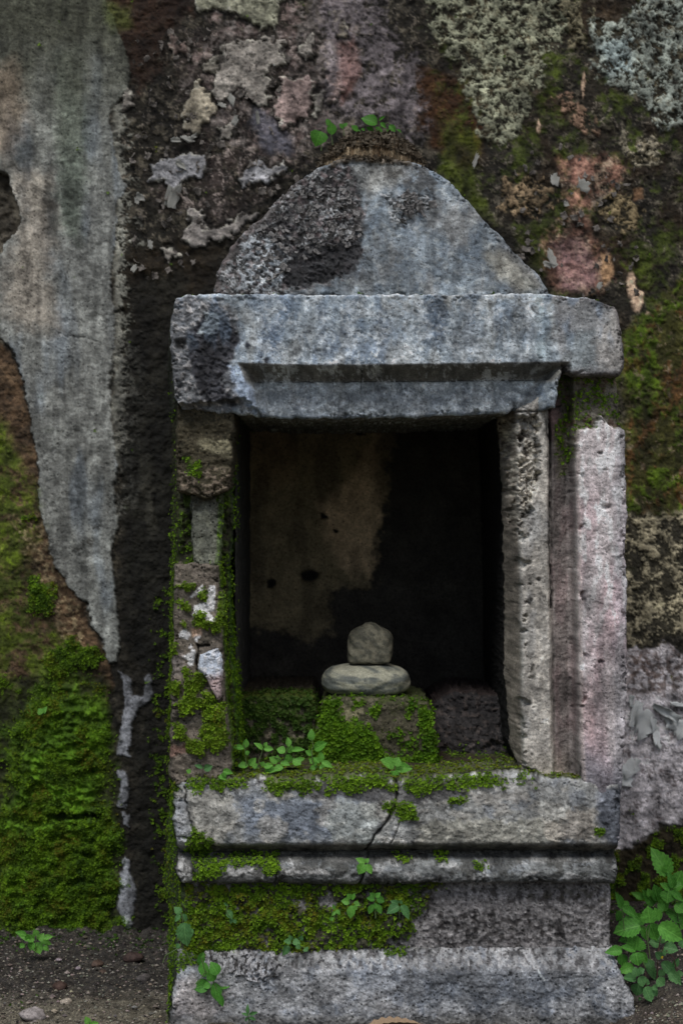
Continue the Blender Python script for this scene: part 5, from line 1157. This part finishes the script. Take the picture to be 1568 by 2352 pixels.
plant('sill_weed', 'tallest slender weed in front of the pedestal\'s left edge', G2, .06, s7([[(500,910),(470,860),(468,800),(478,790),(466,750)]]), q7([(466,760,466,708,30),(480,805,542,770,40),(470,830,438,810,24),(475,840,490,870,22),(478,845,505,870,26),(510,865,512,812,28),(515,865,568,885,26),(480,865,455,850,26),(500,890,455,905,30),(505,885,545,905,34),(490,880,480,868,20)]), M_leaf, 'oval', seed=7)
plant('sill_weed', 'tiny weed at the outer left corner of the sill', G2, .012, [[(440,1792),(438,1772)]], [(438,1775,428,1770,10),(438,1775,436,1758,12),(440,1776,462,1772,12),(436,1780,430,1795,16),(440,1782,456,1790,12)], M_leaf, 'oval', seed=8)
plant('sill_weed', 'small bluish-leaved weed left of the sill cluster', G2, .01, [[(468,1790),(466,1765),(463,1750)],[(505,1790),(500,1770)]], [(464,1765,461,1744,12),(466,1765,448,1757,8),(468,1768,488,1760,14),(467,1768,472,1785,12)], M_leafd, 'oval', seed=9)
plant('sill_weed', 'pale round-leaved seedling just left of the bright weed cluster', G2, .008, [[(520,1795),(515,1775),(503,1755)]], [(503,1768,500,1746,12),(505,1770,484,1770,10),(508,1768,528,1764,12),(512,1772,534,1775,12),(505,1780,518,1792,16),(520,1780,540,1788,12),(516,1775,512,1788,10),(500,1778,488,1768,10)], M_leaf, 'round', seed=10)
plant('sill_weed', 'single weed with four broad leaves above the crack in the sill', G2, .02, [[(908,1805),(906,1775),(905,1758)]], [(905,1762,873,1746,24),(907,1760,915,1740,20),(908,1764,945,1764,20),(906,1770,910,1788,14),(905,1772,900,1784,12)], M_leaf, 'serr', seed=11)
# weeds on the frieze
G3 = 'small weeds rooted on the shrine base'
plant('base_weed', 'bright three-leaved seedling in the crack of the lower moulding', G3, -.010, [[(836,1998),(838,1982)]], [(838,1985,818,1972,13),(836,1985,823,2008,19),(841,1985,853,2008,13),(840,1982,846,1972,9)], M_leaf, 'serr', seed=12)
plant('base_weed', 'pale green weed hanging in the moss directly below the bright seedling', G3, .008, [[(805,2110),(806,2085),(800,2065)]], [(804,2072,785,2070,14),(804,2066,797,2054,12),(808,2068,814,2052,8),(808,2080,804,2110,16),(810,2082,820,2090,10),(812,2074,826,2080,10)], M_leaf, 'oval', seed=13)
plant('base_weed', 'upright weed with paired leaves between the hanging weed and the round-leaved one', G3, .008, [[(862,2110),(860,2070),(860,2055)]], [(860,2068,842,2064,12),(860,2064,850,2052,12),(862,2062,872,2052,10),(864,2064,882,2072,14),(858,2078,846,2100,12),(864,2078,876,2098,12),(861,2074,862,2088,8)], M_leafb, 'oval', seed=14)
plant('base_weed', 'round-leaved dull green weed furthest right in the frieze moss', G3, .008, [[(918,2110),(915,2085)]], [(916,2082,888,2098,20),(914,2078,898,2070,12),(918,2076,922,2068,9),(920,2080,940,2112,16)], M_leafd, 'round', seed=15)
plant('base_weed', 'tiny seedling with four leaflets in the moss left of the crack', G3, .008, [[(766,2110),(770,2095)]], [(770,2092,782,2100,9),(768,2090,764,2078,6),(770,2094,762,2104,7),(766,2108,756,2114,8)], M_leaf, 'oval', seed=16)
plant('base_weed', 'drooping pair of small leaves on a thread stem in the frieze moss', G3, .008, [[(524,2080),(520,2095),(530,2110)]], [(524,2082,514,2074,5),(524,2090,532,2112,13),(534,2110,528,2122,8),(536,2112,542,2122,7)], M_leafd, 'oval', seed=17)
plant('base_weed', 'low creeping seedlings along the plinth\'s upper lip under the moss', G3, .004, [[(655,2165),(680,2170),(700,2178)]], [(668,2165,652,2162,12),(670,2160,664,2150,10),(672,2164,690,2168,14),(662,2172,650,2196,14),(680,2172,690,2180,10),(700,2178,706,2186,12),(690,2160,694,2150,10)], M_leafd, 'round', seed=18)
plant('base_weed', 'long-stalked weed with one large dull leaf at the shrine\'s left corner', G3, -.008, [[(440,2215),(428,2185),(410,2175),(398,2178)],[(415,2175),(420,2110),(414,2095)],[(412,2178),(380,2195),(374,2212)]], [(414,2100,402,2084,15),(414,2102,402,2118,10),(420,2100,428,2118,10),(423,2120,426,2175,30),(432,2132,435,2122,9),(434,2134,442,2150,12),(412,2170,404,2178,10)], M_leafd, 'serr', seed=19)
plant('base_weed', 'fresh weed with drooping leaves in front of the plinth\'s left end', G3, -.012, [[(462,2200),(470,2230),(492,2250)],[(470,2235),(452,2262)],[(490,2255),(505,2290)]], [(462,2215,458,2192,16),(464,2210,470,2245,20),(482,2262,444,2270,26),(490,2255,480,2228,20),(490,2258,500,2300,22),(500,2240,486,2212,22),(505,2262,526,2268,18),(502,2280,512,2314,12),(484,2262,468,2268,14),(460,2200,468,2188,10)], M_leafb, 'oval', seed=20)
G4 = 'weeds on the soil and at the foot of the wall'
plant('ground_weed', 'feathery green seedling against the front foot of the plinth', G4, -.018, [[(572,2352),(570,2330)]], [(570,2335,555,2328,6),(570,2330,568,2310,7),(572,2332,592,2326,7),(572,2338,588,2344,7),(570,2338,562,2346,6)], M_leafd, 'lance', seed=21)
plant('ground_weed', 'weed with two broad leaves at the wall foot below the thick moss', G4, .33, [[(80,2195),(82,2165),(90,2145)],[(60,2190),(50,2160)]], [(80,2160,45,2150,14),(60,2150,35,2142,12),(84,2150,78,2136,14),(88,2160,100,2146,14),(82,2166,92,2192,22),(78,2165,68,2184,18),(95,2160,118,2170,12),(100,2156,122,2152,11),(56,2170,45,2178,10),(100,2175,112,2184,10),(66,2160,60,2146,11)], M_leaf, 'round', seed=22)
plant('ground_weed', 'fresh two-leaved seedling on bare soil left of the plinth, cut by the lower edge', G4, -.03, [[(205,2375),(205,2348)]], [(205,2356,196,2336,13),(206,2356,226,2350,10)], M_leaf, 'oval', seed=23)
plant('ground_weed', 'single round pale seedling high on the wall moss', G4, .515, [[(97,1645),(96,1634)]], [(97,1640,88,1628,14),(98,1638,106,1624,10)], M_leaf, 'round', seed=24)
# plants on top of the pediment
G5 = 'seedlings on the soil above the pediment'
q5 = lambda L: [(671+a*.2027, 240.1+b*.2027, 671+c*.2027, 240.1+d*.2027, w*.2027, *r) for a, b, c, d, w, *r in L]
s5 = lambda L: [[(671+a*.2027, 240.1+b*.2027) for a, b in s] for s in L]
plant('pediment_seedling', 'leftmost bright seedling over the pediment with one round leaf', G5, .33, s5([[(330,520),(330,440)]]), q5([(325,300,265,455,165)]), M_leaft, 'round', seed=25)
plant('pediment_seedling', 'upright seedling with a folded leaf beside the round one', G5, .33, s5([[(460,520),(455,400),(430,320)]]), q5([(450,340,440,200,90),(420,230,390,155,50),(400,230,385,215,20)]), M_leaft, 'oval', seed=26)
plant('pediment_seedling', 'pair of tiny leaves between the two seedling groups', G5, .34, s5([[(590,420),(580,260)]]), q5([(575,270,535,210,50),(585,250,620,200,40)]), M_leaft, 'oval', seed=27)
plant('pediment_seedling', 'bushy seedling with the biggest rounded leaf on the soil mound', G5, .30, s5([[(900,430),(960,300),(900,200)],[(900,430),(1000,240),(1080,200),(1180,270)]]), q5([(960,220,800,130,125),(740,300,670,235,60),(920,300,840,250,50),(960,330,920,300,50),(1020,310,930,260,60),(1100,230,1165,300,60),(1060,280,1090,350,55),(980,180,1050,130,30),(1000,200,1060,260,40),(770,310,730,290,40),(820,290,780,270,30),(960,360,930,310,40),(1180,280,1240,305,24)]), M_leaft, 'oval', seed=28)
plant('pediment_seedling', 'small leaf pair right of the mound on the pediment\'s shoulder', G5, .30, s5([[(1380,640),(1390,590)]]), q5([(1370,550,1440,610,35),(1380,590,1350,560,20)]), M_leaft, 'oval', seed=29)

# soil mound on the pediment
def mound():
    nu, nv = 150, 60; U, W_ = np.meshgrid(np.linspace(0, 1, nu), np.linspace(0, 1, nv)); u, v = U.ravel(), W_.ravel()
    px = 735+u*235; prof_ = np.interp(px, [735, 760, 800, 830, 890, 930, 955, 970], [372, 338, 312, 304, 304, 316, 340, 368]) + 5*fbm(px, v*80, 18, 4, 3)
    yy = .03+.012*fbm(px, v*200, 20, 4, 9)+.012*np.clip(np.abs(px-850)/100, 0, 1)+v*.40; base = np.interp(px, [735, 800, 870, 970], [392, 362, 362, 385])
    f = -.15*(v < .001)+np.clip(v/.10, 0, 1)**.5*np.cos(np.clip(v-.4, 0, 1)*1.9); r = (D+.2)/D
    py = base+(prof_-base)*f
    x = (px-784)*S*(1+.0*v)*1.03; z = CZ+(1176-py)*S*1.05 - .014 + .004*fbm(px, yy/S, 12, 3, 5)
    P = Paint(px, yy/S, (.1, .1, .1), 7); P.lay(np.ones(P.n), C(66, 56, 42), .4); P.lay(ss(.0, .3, P.N(10, 3, 5))*.7, C(112, 102, 84), .3); P.lay(ss(.1, .4, P.N(24, 3, 8))*.8, C(54, 38, 18), .3)
    V = np.stack([x, yy, z], 1); idg = np.arange(nu*nv).reshape(nv, nu); q = np.stack([idg[:-1, :-1], idg[:-1, 1:], idg[1:, 1:], idg[1:, :-1]], -1).reshape(-1, 4)
    o = mkmesh('soil_mound', V, q, M_soil, P.col); tag(o, 'crumbly brown soil and roots heaped on top of the pediment', 'soil', kind='stuff')
    n = vnormals(o); tufts('root_crumbs', o, [(V, n, np.full(len(V), .8), np.zeros(len(V)))], 0.8, .0065, 9, cA=(.05, .035, .02), cB=(.22, .19, .14), leaf=4)
mound()
# dry leaf and twig
p = gpt(915, 2349); o = bpy.data.objects.new('dry_leaf', leaf_mesh('dry_leaf', .12, .8, 5, .12, 15, .3)); o.data.materials.append(M_dry); COL.objects.link(o)
o.location = p+Vector((-.045, -.022, .002)); o.rotation_euler = (math.radians(6), math.radians(-4), math.radians(-86)); o.scale = (.035, .08, .03); tag(o, 'curled tan dry leaf on the soil before the plinth', 'leaf')
p = gpt(1210, 2342); tw = tube('twig', [(0, 0, 0), (-.003, .002, .012), (.002, .003, .030), (-.002, .004, .045)], .0009, .0004, M_stemr, None); tw.location = p; tag(tw, 'thin dry twig leaning on the plinth front', 'twig')
